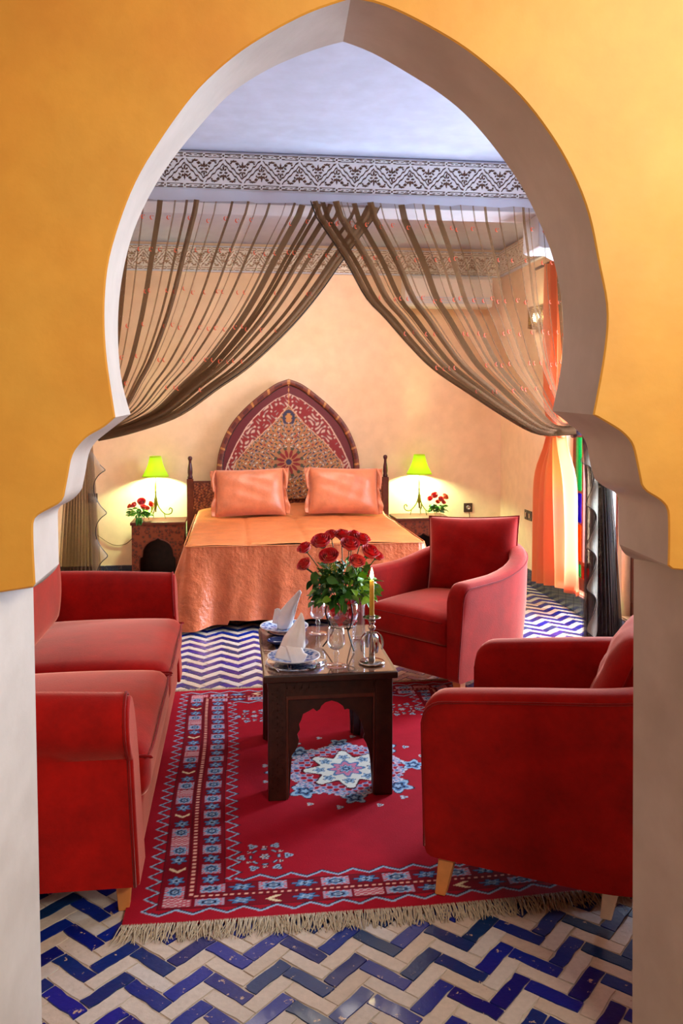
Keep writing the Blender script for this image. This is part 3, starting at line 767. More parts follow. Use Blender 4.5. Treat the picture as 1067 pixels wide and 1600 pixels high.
def cushion(name, label, loc, rot, w_, h_, t_, mat, pmat, cat='cushion', group=None, pinch=.05):
    root = thing(name, label, cat, loc, 0, group); root.rotation_euler = rot
    V, F, pts = pillow_mesh(w_, h_, t_, pinch=pinch); o = mesh('cover', V, F, mat, root)
    bm = bmesh.new(); bm.from_mesh(o.data); bmesh.ops.remove_doubles(bm, verts=bm.verts, dist=.0005); bm.to_mesh(o.data); bm.free()
    MB().tube(pts, .004, 6, closed=True).build('piping', pmat, root, smooth=True); return root
# loose back cushions
c = cushion('throw_cushion', 'square red velvet cushion with dark piping standing in the armchair behind the table', (1.365, 4.74, .655), (math.radians(-14), math.radians(-3), math.radians(-31)), .54, .46, .17, M['velvet'], M['velvet_dark'], group='loose armchair cushions')
c = cushion('throw_cushion', 'red velvet cushion leaning in the armchair nearest the camera, cut off by the arch jamb', (1.31, 2.69, .60), (math.radians(-22), 0, math.radians(-121)), .50, .42, .17, M['velvet'], M['velvet_dark'], group='loose armchair cushions')

# ------------------------------------------------------------------ sofa
def sofa():
    root = thing('two_seat_sofa', 'coral red velvet two-seat sofa with flared arms along the left wall', 'sofa', (-.715, 3.455, 0), math.radians(90))
    HL = .965; yf = -.42; yb = .42
    for s_ in (-1, 1):
        sec = [(HL+.035, .12), (HL+.025, .30), (HL+.012, .44), (HL+.006, .485), (HL+.034, .512), (HL+.054, .555), (HL+.050, .60), (HL+.026, .638), (HL-.012, .661), (HL-.04, .666), (HL-.072, .65), (HL-.10, .61), (HL-.118, .54), (HL-.125, .46), (HL-.125, .12)]
        b = MB(); n = 12; rows = []
        for i in range(n+1):
            y = yf+(yb-yf)*i/n; e = min(1, (y-yf)/.03); rows.append([(s_*(x-.0), y+.055*(z-.12), z+(.02*math.sin(i/n*2.2) if z > .5 else 0)) for x, z in sec])
        m_ = len(sec); V = [q for r_ in rows for q in r_]; F = []
        for i in range(n):
            for j in range(m_): F.append((i*m_+j, (i+1)*m_+j, (i+1)*m_+(j+1) % m_, i*m_+(j+1) % m_))
        F += [tuple(range(m_)), tuple(n*m_+j for j in range(m_))[::-1]]
        arm = b.add(V, F).build('arm', M['velvet'], root, smooth=True)
        es = arm.modifiers.new('es', 'EDGE_SPLIT'); es.split_angle = math.radians(45)
        # front facing panel with piping
        fp = MB(); xs = sec; cen = (HL-.06, .38)
        poly = [(s_*(cen[0]+(x-cen[0])*.97), .12+(z-.12)*.985) for x, z in sec]
        fp.prism(poly, lambda a, c_, d: (a, d+.055*(c_-.12), c_), yf-.018, yf+.002); fp.build('arm_front', M['velvet'], arm, bevel=.008)
        MB().tube([(s_*x, yf-.004+.055*(z-.12), z) for x, z in sec[:-1]], .0045, 6).build('piping', M['velvet_dark'], arm, smooth=True)
    v, f = rbox(-HL+.12, HL-.12, yf-.004, yb, .115, .29, .02); MB().add(v, f).build('seat_base', M['velvet'], root, smooth=True)
    def fn(q): return q
    for s_ in (-1, 1):
        x0, x1 = (-HL+.128, -.003) if s_ < 0 else (.003, HL-.128)
        v, f = rbox(x0, x1, yf-.030, .22, .285, .455, .055, .035, 16)
        cu = MB().add(v, f).build('seat_cushion', M['velvet'], root, smooth=True)
        y0 = yf-.026
        MB().tube(bez([(x0+.012, .2, .432), (x0+.014, y0+.05, .432), (x0+.05, y0, .425), ((x0+x1)/2, y0-.006, .432), (x1-.05, y0, .425), (x1-.014, y0+.05, .432), (x1-.012, .2, .432)], 6), .004, 6).build('piping', M['velvet_dark'], cu, smooth=True)
    v, f = rbox(-HL+.02, HL-.02, .24, yb+.03, .115, .72, .05); MB().add(v, f).build('back_frame', M['velvet'], root, smooth=True)
    for s_ in (-1, 1):
        x0, x1 = (-HL+.13, -.004) if s_ < 0 else (.004, HL-.13)
        v, f = rbox(x0, x1, .16, .33, .44, .83, .07, 0, 12, lambda q: Vector((q.x, q.y-.035*math.cos((q.z-.64)/.2*1.2)*(1 if q.y < .24 else 0), q.z)))
        MB().add(v, f).build('back_cushion', M['velvet'], root, smooth=True)
    for x, y in ((-HL+.07, yf+.04), (HL-.07, yf+.04), (-HL+.07, yb-.05), (HL-.07, yb-.05)): leg(root, x, y, M['legwood'])
sofa()

# ------------------------------------------------------------------ coffee table
TX0, TX1, TY0, TY1, TZ = .122, .600, 3.175, 3.850, .50
def coffee_table():
    root = thing('coffee_table', 'dark carved wooden coffee table with scalloped arches on the rug', 'table', ((TX0+TX1)/2, (TY0+TY1)/2, .0112))
    ox, oy = (TX0+TX1)/2, (TY0+TY1)/2; hx, hy = (TX1-TX0)/2, (TY1-TY0)/2; zt = TZ-.012
    arch = [(258,800),(272,600),(290,575),(305,545),(312,515),(302,480),(318,455),(312,425),(325,400),(335,368),(370,350),(392,336),(412,352),(430,340),(437,322),(460,302),(495,292),(530,302),(558,322),(567,343),(585,338),(618,350),(640,372),(655,400),(668,438),(680,480),(672,502),(688,530),(705,580),(714,640),(724,790)]
    pts = [P(380+a/3.557, 1020+c_/3.557, y=TY0) for a, c_ in arch]
    nx = [(p.x-TX0)/(TX1-TX0)*2-1 for p in pts]; nz = [p.z for p in pts]
    k = [(-a, z) for a, z in list(zip(nx, nz))]; half = [((a-b_[0]*0)/1, z) for (a, z), b_ in zip(zip(nx, nz), k)]
    prof2 = [(max(-.70, min(.70, a)), z) for a, z in zip(nx, nz)]; prof2[0] = (prof2[0][0], 0.0); prof2[-1] = (prof2[-1][0], 0.0)
    # posts
    for sx in (-1, 1):
        for sy in (-1, 1):
            b = MB(); q = .034; cx_, cy_ = sx*(hx-q), sy*(hy-q)
            b.box(cx_-q, cx_+q, cy_-q, cy_+q, 0, zt-.03); lg = b.build('leg', M['wood'], root, bevel=.003)
            # incised lattice on the outer faces
            c_ = MB()
            for i in range(16):
                z0 = .02+i*.026
                for a_ in (-1, 1):
                    c_.add([(cx_-.02, cy_+sy*(q+.0015), z0+(.0 if a_ > 0 else .026)), (cx_+.02, cy_+sy*(q+.0015), z0+(.026 if a_ > 0 else .0)), (cx_+.02, cy_+sy*(q+.0015), z0+(.026 if a_ > 0 else .0)+.005), (cx_-.02, cy_+sy*(q+.0015), z0+(.0 if a_ > 0 else .026)+.005)], [(0, 1, 2, 3)])
            stuff(c_.build('lattice_carving', M['wood'], lg))
    for name, half_, dep, flip in (('x', hx, hy, 0), ('y', hy, hx, 1)):
        for s_ in (-1, 1):
            xin = half_-.06
            poly = [(-xin, 0)]+[(a*half_, z) for a, z in prof2]+[(xin, 0), (xin, zt-.085), (-xin, zt-.085)]
            if flip: fn = lambda a, c_, d, s_=s_, dep=dep: (float(s_*(dep-d)), float(a), float(c_))
            else: fn = lambda a, c_, d, s_=s_, dep=dep: (a, s_*(dep-d), c_)
            MB().prism(poly, fn, .022, .040).build('arched_panel', M['wood'], root)
            # frame moulding round the arch
            mo = MB()
            for x_ in (-xin+.006, xin-.006): mo.prism([(x_-.010, 0), (x_+.010, 0), (x_+.010, zt-.09), (x_-.010, zt-.09)], fn, .006, .03)
            mo.prism([(-xin+.012, zt-.105), (xin-.012, zt-.105), (xin-.012, zt-.085), (-xin+.012, zt-.085)], fn, .006, .03)
            mo.build('moulding', M['redwood2'], root, bevel=.003)
            rl = MB().prism([(-half_+.06, zt-.088), (half_-.06, zt-.088), (half_-.06, zt-.028), (-half_+.06, zt-.028)], fn, .003, .03).build('rail', M['wood'], root)
            cb = MB(); n = int(2*half_/.03)
            for i in range(n):
                a0 = -half_+.03+i*(2*half_-.06)/n; e = (2*half_-.06)/n
                for sg_ in (-1, 1):
                    z0 = zt-.078; z1 = zt-.042
                    za, zb_ = (z0, z1) if sg_ > 0 else (z1, z0)
                    cb.add([fn(a0, za, -.001), fn(a0+e*.9, zb_, -.001), fn(a0+e*.9, zb_+.008, -.001), fn(a0, za+.008, -.001), fn(a0, za+.004, .004), fn(a0+e*.9, zb_+.004, .004)], [(0, 1, 2, 3), (0, 1, 5, 4), (3, 2, 5, 4)])
            stuff(cb.build('carved_scroll_band', M['wood'], rl))
    e = .018
    top = MB().box(-hx-e, hx+e, -hy-e, hy+e, zt-.030, zt-.004).build('table_top', M['wood'], root, bevel=.004)
    MB().box(-hx-e+.014, hx+e-.014, -hy-e+.014, hy+e-.014, zt-.005, zt-.0025).build('top_inlay', M['woodtop'], top)
    gl = MB().box(-hx-e+.004, hx+e-.004, -hy-e+.004, hy+e-.004, zt-.002, zt).build('glass_sheet', M['p_gl'], root)
M['redwood2'] = simple('worn_walnut_moulding', (84, 40, 26), 0.3, 24, 0.25)
t = NT('table_glass'); tp = t.n('ShaderNodeBsdfTransparent'); tp.inputs[0].default_value = (.93, .95, .96, 1)
gl = t.n('ShaderNodeBsdfGlossy'); gl.inputs['Roughness'].default_value = .03; gl.inputs[0].default_value = (.95, .97, 1, 1)
lw = t.n('ShaderNodeLayerWeight'); lw.inputs[0].default_value = .5; pw = t.n('ShaderNodeMath', operation='POWER'); pw.inputs[1].default_value = 3.5; t.l(lw.outputs['Facing'], pw.inputs[0])
ma = t.n('ShaderNodeMath', operation='MULTIPLY_ADD'); ma.inputs[1].default_value = 0.55; ma.inputs[2].default_value = 0.06; t.l(pw.outputs[0], ma.inputs[0])
mx = t.n('ShaderNodeMixShader'); t.l(ma.outputs[0], mx.inputs[0]); t.l(tp.outputs[0], mx.inputs[1]); t.l(gl.outputs[0], mx.inputs[2]); t.l(mx.outputs[0], t.out.inputs[0]); M['p_gl'] = t.m
coffee_table()
ZT = TZ     # top of glass = .0112 + (TZ-.012)
ZT = .0112+TZ-.012+.0005

# ------------------------------------------------------------------ table ware
def plate(label, x, y, r, z, group):
    root = thing('dinner_plate', label, 'plate', (x, y, z), 0, group)
    MB().lathe([(0, .004), (r*.55, .004), (r*.66, .007), (r*.95, .018), (r*.99, .020), (r*.985, .016), (r*.66, .003), (r*.5, 0), (0, 0)], n=40).build('dish', M['china'], root, smooth=True)
    MB().lathe([(r*.955, .0185), (r*1.0, .0205), (r*1.0, .017), (r*.96, .0155)], n=40, cap=False).build('rim', M['chinarim'], root, smooth=True)
    return root
pf = P(459, 1027, z=ZT+.02); pb = P(444, 983, z=ZT+.02)
MB().lathe([(0, .003), (.10, .003), (.118, .006), (.12, .008), (.118, .003), (.10, 0), (0, 0)], n=40).build('glass_charger', M['glass'], tag(thing('charger', 'clear glass charger under the front blue plate', 'plate', (pf.x+.005, pf.y-.01, ZT)), None), smooth=True)
plate('blue patterned plate under the front napkin at the near edge of the table', pf.x, pf.y, .105, ZT+.010, 'blue china plates')
plate('blue patterned plate under the rear napkin at the left of the table', pb.x, pb.y, .108, ZT+.018, 'blue china plates')
o = MB().lathe([(0, .002), (.05, .003), (.075, .012), (.092, .017), (.09, .013), (.06, 0), (0, 0)], n=36).build('saucer', M['navy'], smooth=True, loc=(pb.x+.01, pb.y-.0, ZT)); tag(o, 'dark navy saucer under the rear blue plate', 'saucer')
o = MB().lathe([(0, .003), (.03, .003), (.045, .012), (.05, .02), (.048, .018), (.03, 0), (0, 0)], n=30).build('small_dish', M['navy'], smooth=True)
q = P(430, 1003, z=ZT+.01); o.location = (q.x+.015, q.y, ZT); tag(o, 'small glossy navy dish between the two plates', 'dish')
# folded napkins: cloth sheets bent into a tall slanting peak with tails
def napkin(label, base, pxs, tails, y0, zrest):
    root = thing('folded_napkin', label, 'napkin', base, 0, 'folded white napkins')
    B = Vector(base)
    def sheet(name, rows, th=.0035):
        g = [[P(u, v, y=y0+dy)-B for u, v, dy in r] for r in rows]
        for r in g:
            for p in r: p.z = max(p.z, zrest-B.z)
        nr = len(g); nc = len(g[0]); V = [p for r in g for p in r]
        F = [(i*nc+j, i*nc+j+1, (i+1)*nc+j+1, (i+1)*nc+j) for i in range(nr-1) for j in range(nc-1)]
        o = MB().add(V, F).build(name, M['linen'], root, smooth=True)
        cr = o.data.attributes.new('crease_edge', 'FLOAT', 'EDGE'); cr.data.foreach_set('value', [0.72]*len(o.data.edges))
        s_ = o.modifiers.new('sub', 'SUBSURF'); s_.levels = 2; s_.render_levels = 2; t_ = o.modifiers.new('sol', 'SOLIDIFY'); t_.thickness = th
        return o
    for i, t_ in enumerate(pxs): sheet('peak', t_)
    for t_ in tails: sheet('tail', t_)
nf = [ [[(437,1010,0),(448,1016,-.03),(462,1018,-.035),(475,1014,-.02)], [(443,995,.0),(452,996,-.028),(464,996,-.03),(477,1000,-.01)], [(456,978,.01),(461,980,-.012),(468,979,-.012),(477,985,.0)], [(468,962,.01),(470,962,.0),(473,963,.0),(476,970,.005)], [(470,957,.01),(470.5,957,.008),(471,957,.008),(473,959,.008)]],
       [[(475,1013,-.018),(478,1010,.02),(455,1008,.04),(438,1009,.0)], [(477,998,-.01),(476,990,.02),(460,990,.035),(444,994,.0)], [(476,972,.005),(473,970,.02),(468,968,.02),(462,970,.01)], [(472,958,.008),(471,957,.012),(470,957,.012),(470,957,.01)]] ]
nft = [ [[(446,1009,-.03),(458,1011,-.036),(472,1012,-.025)], [(450,1020,-.045),(461,1022,-.05),(476,1020,-.035)], [(455,1036,-.055),(465,1036,-.058),(481,1022,-.04)], [(463,1049,-.06),(467,1048,-.06),(474,1040,-.05)]],
        [[(438,1009,-.01),(448,1012,-.03),(456,1014,-.036)], [(432,1018,-.015),(444,1021,-.035),(455,1024,-.04)], [(429,1028,-.02),(441,1031,-.035),(455,1034,-.045)]] ]
napkin('white linen napkin folded into a slanting peak on the front plate', (pf.x, pf.y, ZT+.015), nf, nft, pf.y, ZT+.012)
nb_ = [ [[(434,985,0),(440,993,-.02),(448,990,-.02),(452,982,-.01)], [(432,970,0),(441,978,-.024),(452,974,-.024),(459,968,-.01)], [(436,955,.01),(444,962,-.014),(455,956,-.014),(463,950,.0)], [(450,940,.01),(456,942,.0),(462,938,.0),(468,934,.005)], [(466,923,.01),(467,922,.008),(469,922,.008),(471,926,.008)]],
        [[(452,984,-.01),(458,976,.02),(445,975,.04),(433,984,.0)], [(459,968,-.01),(458,962,.02),(446,960,.03),(433,968,.0)], [(467,936,.005),(464,936,.02),(456,936,.02),(448,942,.01)], [(471,925,.008),(469,923,.012),(468,923,.012),(467,923,.01)]] ]
nbt = [ [[(429,952,.01),(433,950,.012),(437,951,.01)], [(427,962,.01),(432,962,.0),(437,962,.0)], [(425,973,.01),(431,975,.0),(437,976,.0)]] ]
napkin('white linen napkin folded into a taller peak on the rear plate', (pb.x, pb.y, ZT+.02), nb_, nbt, pb.y, ZT+.022)
# cutlery
def cutlery(name, label, a, b_, head, parent=None):
    a, b_ = Vector(a), Vector(b_); root = thing(name, label, 'cutlery', a); d = b_-a
    MB().tube([(0, 0, .003), d*.5+Vector((0, 0, .006)), d*.9+Vector((0, 0, .004))], [.004, .0028, .0025], 6).build('handle', M['steel'], root, smooth=True)
    if head == 'spoon':
        V, F, _ = pillow_mesh(.03, .045, .008, 8, pinch=-.0); o = mesh('bowl', [(x, z, y+.004) for x, y, z in V], F, M['steel'], root); o.location = d; o.rotation_euler.z = math.atan2(d.y, d.x)-PI/2
    else:
        MB().box(-.006, .006, -.03, .04, .002, .0045).build('blade', M['steel'], root, bevel=.001).location = d
        root.children[-1].rotation_euler.z = math.atan2(d.y, d.x)-PI/2
cutlery('knife', 'steel knife lying on the left edge of the table', P(413, 1018, z=ZT), P(432, 1014, z=ZT), 'knife')
cutlery('spoon', 'steel spoon lying between the front plate and the wine glass', P(509, 1033, z=ZT), P(488, 1043, z=ZT), 'spoon')
cutlery('fork', 'steel fork lying before the front plate', P(428, 1045, z=ZT), P(452, 1043, z=ZT), 'knife')
# wine glasses
def wineglass(label, x, y, s_=1):
    root = thing('wine_glass', label, 'glass', (x, y, ZT), 0, 'stemmed wine glasses')
    MB().lathe([(0, .004), (.018, .0045), (.040*s_, .0015), (.041*s_, .0), (0, 0)], n=32).build('foot', M['glass'], root, smooth=True)
    MB().lathe([(.007, .004), (.005, .012), (.009, .022), (.006, .032), (.009, .042), (.012, .050), (.008, .058), (.007, .064)], n=20).build('stem', M['glass'], root, smooth=True)
    MB().lathe([(.003, .064), (.016, .066), (.028, .074), (.035, .088), (.036, .100), (.033, .125), (.031, .150), (.0298, .150), (.0318, .125), (.0345, .100), (.0335, .089), (.027, .0765), (.015, .069), (.0, .0675)], n=32).build('bowl', M['glass'], root, smooth=True)
g1 = P(527, 1045, z=ZT); g2 = P(498, 993, z=ZT)
wineglass('stemmed wine glass at the front edge of the table', g1.x, g1.y+.04)
wineglass('stemmed wine glass behind, left of the rose bowl', g2.x, g2.y+.04)
# tall ribbed tumbler
tg = (P(571, 1022, z=ZT).x+.005, 3.62)
root = thing('tall_tumbler', 'tall ribbed glass tumbler with a teal band behind the candlestick', 'glass', (tg[0], tg[1], ZT))
prof_ = [(0, 0), (.026, 0), (.027, .01)]+[(.028+.0012*(i % 2), .012+i*.009) for i in range(16)]+[(.034, .165), (.037, .225), (.0355, .225), (.0325, .165), (.0265, .15), (.0255, .012), (0, .01)]
MB().lathe(prof_, n=32).build('body', M['glass'], root, smooth=True)
M['teal'] = simple('teal_enamel', (20, 130, 130), 0.2); M['mauve'] = simple('mauve_enamel', (150, 60, 90), 0.2)
MB().lathe([(.0375, .195), (.0380, .222)], n=32, cap=False).build('teal_band', M['teal'], root, smooth=True)
MB().lathe([(.0352, .160), (.0372, .192)], n=32, cap=False).build('mauve_band', M['mauve'], root, smooth=True)['label'] = 'mauve band'

# candlestick and candle
cs = P(583, 1040, z=ZT); cs.y += .035
root = thing('candlestick', 'silver candlestick with arched bands on a round base at the right of the table', 'candlestick', (cs.x, cs.y, ZT))
MB().lathe([(0, 0), (.050, 0), (.053, .004), (.048, .009), (.02, .012), (0, .012)], n=32).build('base', M['silver'], root, smooth=True)
MB().lathe([(.013, .01), (.011, .05), (.010, .10), (.007, .118), (.012, .122), (.007, .128), (.014, .138), (.015, .145), (.008, .152), (.011, .160), (.014, .168)], n=20).build('stem', M['silver'], root, smooth=True)
MB().lathe([(.0, .166), (.012, .166), (.022, .176), (.034, .180), (.036, .183), (.022, .180), (.012, .176), (.011, .190), (.0135, .191)], n=24).build('drip_pan', M['silver'], root, smooth=True)
for k in range(4):
    an = k*PI/2+.25; b = MB(); dr = Vector((math.cos(an), math.sin(an), 0)); sd = Vector((-dr.y, dr.x, 0)); pts = bez([dr*.004+Vector((0, 0, .118)), dr*.022+Vector((0, 0, .122)), dr*.040+Vector((0, 0, .105)), dr*.047+Vector((0, 0, .075)), dr*.044+Vector((0, 0, .05))], 5)
    V = []
    for i, p in enumerate(pts):
        w_ = .012*math.sin(.35+2.4*i/(len(pts)-1)); V += [p-sd*w_, p+sd*w_]
    b.add(V, [(2*i, 2*i+1, 2*i+3, 2*i+2) for i in range(len(pts)-1)]); o = b.build('band', M['steel'], root, smooth=True); s_ = o.modifiers.new('sol', 'SOLIDIFY'); s_.thickness = .0015
root = thing('candle', 'slim yellow taper candle burning in the silver candlestick', 'candle', (cs.x, cs.y, ZT+.180))
MB().lathe([(.0, 0), (.0098, 0), (.0092, .145), (.007, .150), (0, .149)], n=20).build('wax', M['candle'], root, smooth=True)
MB().tube([(0, 0, .148), (.001, 0, .158)], .001, 5).build('wick', M['hem'], root)
MB().lathe([(0, .152), (.005, .158), (.0075, .166), (.006, .178), (.003, .190), (0, .200)], n=14).build('flame', M['flame'], root, smooth=True)
point('candle_light', (cs.x, cs.y-.0, ZT+.355), 1.2, (1, .72, .35), .01)

# ------------------------------------------------------------------ roses and leaves
def rose_mesh(name, R_, mat, seed, parent=None):
    rr = random.Random(seed); b = MB()
    for layer, (r0, ht, n, lip) in enumerate(((.16, .62, 3, .02), (.32, .66, 3, .05), (.50, .62, 4, .09), (.70, .52, 5, .14), (.90, .34, 5, .20))):
        for k in range(n):
            a0 = 2*PI*k/n+layer*.9+rr.uniform(-.15, .15); wd = 2*PI/n*1.35; ht2 = ht+rr.uniform(-.06, .06)
            def fn(u, v, a0=a0, wd=wd, r0=r0, ht=ht2, lip=lip):
                e = (2*u-1)**2
                a = a0+(u-.5)*wd
                rad = r0*(.25+.75*(1-(1-min(1, v/.55))**2))*(1+.10*(u-.5))+lip*max(0, v-.72)/.28
                z = -.62+(ht+.62)*v-.16*e*v-(.10 if v > .95 else 0)*lip*4
                return Vector((math.cos(a)*rad*R_, math.sin(a)*rad*R_, z*R_))
            b.grid(7, 6, fn)
    b.lathe([(.03*R_, -.95*R_), (.25*R_, -.8*R_), (.55*R_, -.5*R_), (.62*R_, -.2*R_)], n=9, mi=1)
    return b.build(name, [mat, M['stem']], parent, smooth=True, fixn=False)
def leaf_mesh(name, l, w_, mat):
    V = []; n = 6
    for i in range(n+1):
        t_ = i/n; ww = w_/2*math.sin(PI*t_**.8)**.9*(1 if 0 < i < n else 0)+.0005; z = -.25*l*t_*t_; 
        V += [(-ww, l*t_, z+ww*.35), (0, l*t_, z), (ww, l*t_, z+ww*.35)]
    F = []
    for i in range(n): F += [(3*i, 3*i+1, 3*i+4, 3*i+3), (3*i+1, 3*i+2, 3*i+5, 3*i+4)]
    me = bpy.data.meshes.new(name); me.from_pydata(V, [], F); me.materials.append(mat)
    me.polygons.foreach_set('use_smooth', np.ones(len(me.polygons), dtype=bool)); return me
LEAF = [leaf_mesh('leaf', .054, .033, M['leaf']), leaf_mesh('leaf', .047, .028, M['leaf']), leaf_mesh('leaf', .050, .030, M['leaf2'])]
LEAFS = [leaf_mesh('leaf', .075, .036, M['leaf']), leaf_mesh('leaf', .065, .032, M['leaf2'])]
def place_leaf(parent, me, loc, out, rr):
    o = bpy.data.objects.new('leaf', me); link(o, parent); o.location = loc
    d = Vector(out).normalized(); q = d.to_track_quat('Y', 'Z'); o.rotation_mode = 'QUATERNION'
    from mathutils import Quaternion
    o.rotation_quaternion = q @ Quaternion((0, 1, 0), rr.uniform(-1.2, 1.2)); return o
VB = Vector((.448, 3.50, ZT))
rr = random.Random(11)
# wrought iron stand with a glass bowl of petals
root = thing('bowl_stand', 'black wrought-iron three-legged stand holding the glass bowl', 'stand', VB)
for k in range(3):
    a = -PI/2+.45+k*2*PI/3; dr = Vector((math.cos(a), math.sin(a), 0))
    MB().tube(bez([dr*.062+Vector((0, 0, .195)), dr*.073+Vector((0, 0, .15)), dr*.055+Vector((0, 0, .095)), dr*.04+Vector((0, 0, .075)), dr*.062+Vector((0, 0, .035)), dr*.085+Vector((0, 0, .004))], 6), .0028, 6).build('leg', M['iron'], root, smooth=True)
MB().tube([(math.cos(i*PI/10)*.052, math.sin(i*PI/10)*.052, .092) for i in range(20)], .0026, 6, closed=True).build('ring', M['iron'], root, smooth=True)
o = MB().lathe([(0, .088), (.025, .089), (.050, .102), (.066, .128), (.069, .155), (.064, .185), (.061, .195), (.0595, .195), (.0625, .185), (.0672, .155), (.0642, .129), (.049, .105), (.025, .0915), (0, .0905)], n=36).build('glass_bowl', M['glass'], smooth=True, loc=VB); tag(o, 'round glass bowl of red rose petals on the iron stand', 'bowl')
root = thing('petal_filling', 'loose red rose petals heaped inside the glass bowl', 'petals', VB); b = MB()
for i in range(70):
    a = rr.uniform(0, 2*PI); r_ = .048*math.sqrt(rr.random()); z = rr.uniform(.115, .180); c_ = Vector((math.cos(a)*r_, math.sin(a)*r_, z)); u_ = Vector((rr.gauss(0, 1), rr.gauss(0, 1), rr.gauss(0, 1))).normalized(); v_ = u_.orthogonal().normalized(); w2 = u_.cross(v_)
    b.grid(3, 3, lambda s_, t_: c_+v_*(s_-.5)*.026+w2*(t_-.5)*.026+u_*.006*((s_-.5)**2+(t_-.5)**2)*4)
stuff(b.build('petal_pile', M['rose'], root, smooth=True, fixn=False))
bq = thing('rose_bouquet', 'bouquet of twelve red roses with green foliage in the bowl on the table', 'bouquet', VB+Vector((0, 0, .19)))
R0 = VB+Vector((0, 0, .19))
roses = [(475.5,856,10,.02,0),(475,882,10.5,.0,1),(502,845,14,-.01,0),(517,835,9,.02,0),(514,869,13,-.07,0),(534,835,11,.03,0),(547,850,13,-.04,0),(553,835,9,.04,0),(565.5,842,12,.01,0),(557.7,877,11,-.08,1),(578,862,13,-.02,0),(590,868,9,.01,0)]
rc = []
RM = {}
for i, (u, v, r_, dy, coral) in enumerate(roses):
    w_ = P(u, v, y=3.50+dy); loc = w_-R0; R_ = r_/FPX*3.45*1.12
    key = (i % 3, coral)
    if key not in RM: o = rose_mesh('rose', 1, M['rosecoral'] if coral else M['rose'], i, bq); RM[key] = o
    else: o = RM[key].copy(); link(o, bq)
    o.scale = (R_,)*3; d = Vector((loc.x, loc.y-.10, loc.z*.9+.06)).normalized(); o.rotation_mode = 'QUATERNION'; o.rotation_quaternion = d.to_track_quat('Z', 'Y'); o.location = loc
    if coral: o['label'] = 'paler coral rose'
    rc.append((loc, d, R_))
b = MB()
for loc, d, R_ in rc: b.tube(bez([(0, 0, -.03), loc*.55+Vector((0, 0, .0)), loc-d*R_*.7], 5), .0022, 5)
stuff(b.build('stems', M['stem'], bq, smooth=True))
for i in range(285):
    a = rr.uniform(0, 2*PI); el = rr.uniform(-.35, 1.15); R_ = rr.uniform(.38, 1)
    rx, rz = .165, .185
    loc = Vector((math.cos(a)*math.cos(el)*rx*R_, math.sin(a)*math.cos(el)*rx*R_*.9, .045+math.sin(el)*rz*R_*.78))
    if loc.z < .02: loc.x *= .86; loc.y *= .8
    if loc.z < -.02: loc.z = -.02+rr.random()*.02
    out = Vector((loc.x, loc.y, loc.z-.03)).normalized()+Vector((rr.gauss(0, .5), rr.gauss(0, .5), rr.gauss(-.2, .5)))
    light = .72 if loc.x > .02 and loc.z < .14 else .2
    place_leaf(bq, LEAF[2] if rr.random() < light else LEAF[rr.randrange(2)], loc-out.normalized()*.018, out, rr)
b = MB()
for i in range(60):
    c_ = P(518+rr.gauss(0, 9), 885+rr.gauss(0, 7), y=3.41+rr.uniform(-.01, .03))-R0; b.lathe([(0, -.003), (.0035, 0), (0, .003)], c=c_, n=5)
M['bud'] = simple('pale_yellow_buds', (170, 160, 70), .7); stuff(b.build('filler_buds', M['bud'], bq, smooth=True))

# ------------------------------------------------------------------ bed
BX0, BX1, BYF, BYB = -.335, 1.31, 5.76, 7.60
bcx = (BX0+BX1)/2
bed = thing('bed', 'double bed with painted arched headboard against the back wall', 'bed', (bcx, 6.7, 0))
BO = Vector((bcx, 6.7, 0))
def bb(b, name, mats, parent=bed, **kw):
    b.v = [tuple(Vector(v)-BO) for v in b.v]; return b.build(name, mats, parent, **kw)
bb(MB().box(BX0+.06, BX1-.06, BYF+.06, BYB, .16, .30), 'bed_base', M['redwood'])
v, f = rbox(BX0+.035, BX1-.035, BYF+.035, BYB-.02, .30, .555, .05); bb(MB().add(v, f), 'mattress', M['linen'], smooth=True)
for x in (BX0+.1, BX1-.1):
    for y in (BYF+.1, BYB-.1): bb(MB().box(x-.03, x+.03, y-.03, y+.03, 0, .16), 'leg', M['redwood'])
# headboard posts with turned finials
hp = [P(297, 750, y=7.6).x, P(602, 750, y=7.6).x]
for x in hp:
    po = bb(MB().box(x-.028, x+.028, 7.575, 7.635, 0, .885), 'post', M['redwood'], bevel=.003)
    b = MB().lathe([(.022, .885), (.024, .90), (.018, .915), (.022, .94), (.020, .98), (.013, 1.02), (.012, 1.045), (.018, 1.055), (.021, 1.07), (.015, 1.083), (0, 1.088)], c=(x, 7.605, 0), n=16); bb(b, 'finial', M['finial'], smooth=True)
# low side rails between posts
b = MB(); b.box(hp[0]+.028, hp[1]-.028, 7.59, 7.62, .35, .865); bb(b, 'rail', M['redwood'])
def painted(name, fn_mask, x0, x1, z0, z1, y, res, painter, parent, thick=.03):
    nx, nz = int((x1-x0)/res), int((z1-z0)/res)
    X, Z = np.meshgrid(np.linspace(x0, x1, nx), np.linspace(z0, z1, nz), indexing='ij')
    C, D = painter(X, Z); keep = fn_mask(X, Z)
    V = np.stack([X-BO.x, y-D-BO.y, Z], -1).reshape(-1, 3); idx = np.arange(nx*nz).reshape(nx, nz)
    kq = keep[:-1, :-1] & keep[1:, :-1] & keep[1:, 1:] & keep[:-1, 1:]
    F = np.stack([idx[:-1, :-1], idx[1:, :-1], idx[1:, 1:], idx[:-1, 1:]], -1)[kq]
    used = np.unique(F); mp = -np.ones(nx*nz, int); mp[used] = np.arange(len(used))
    return mesh(name, V[used], mp[F].tolist(), M['painted'], parent, True, None, C.reshape(-1, 3)[used])
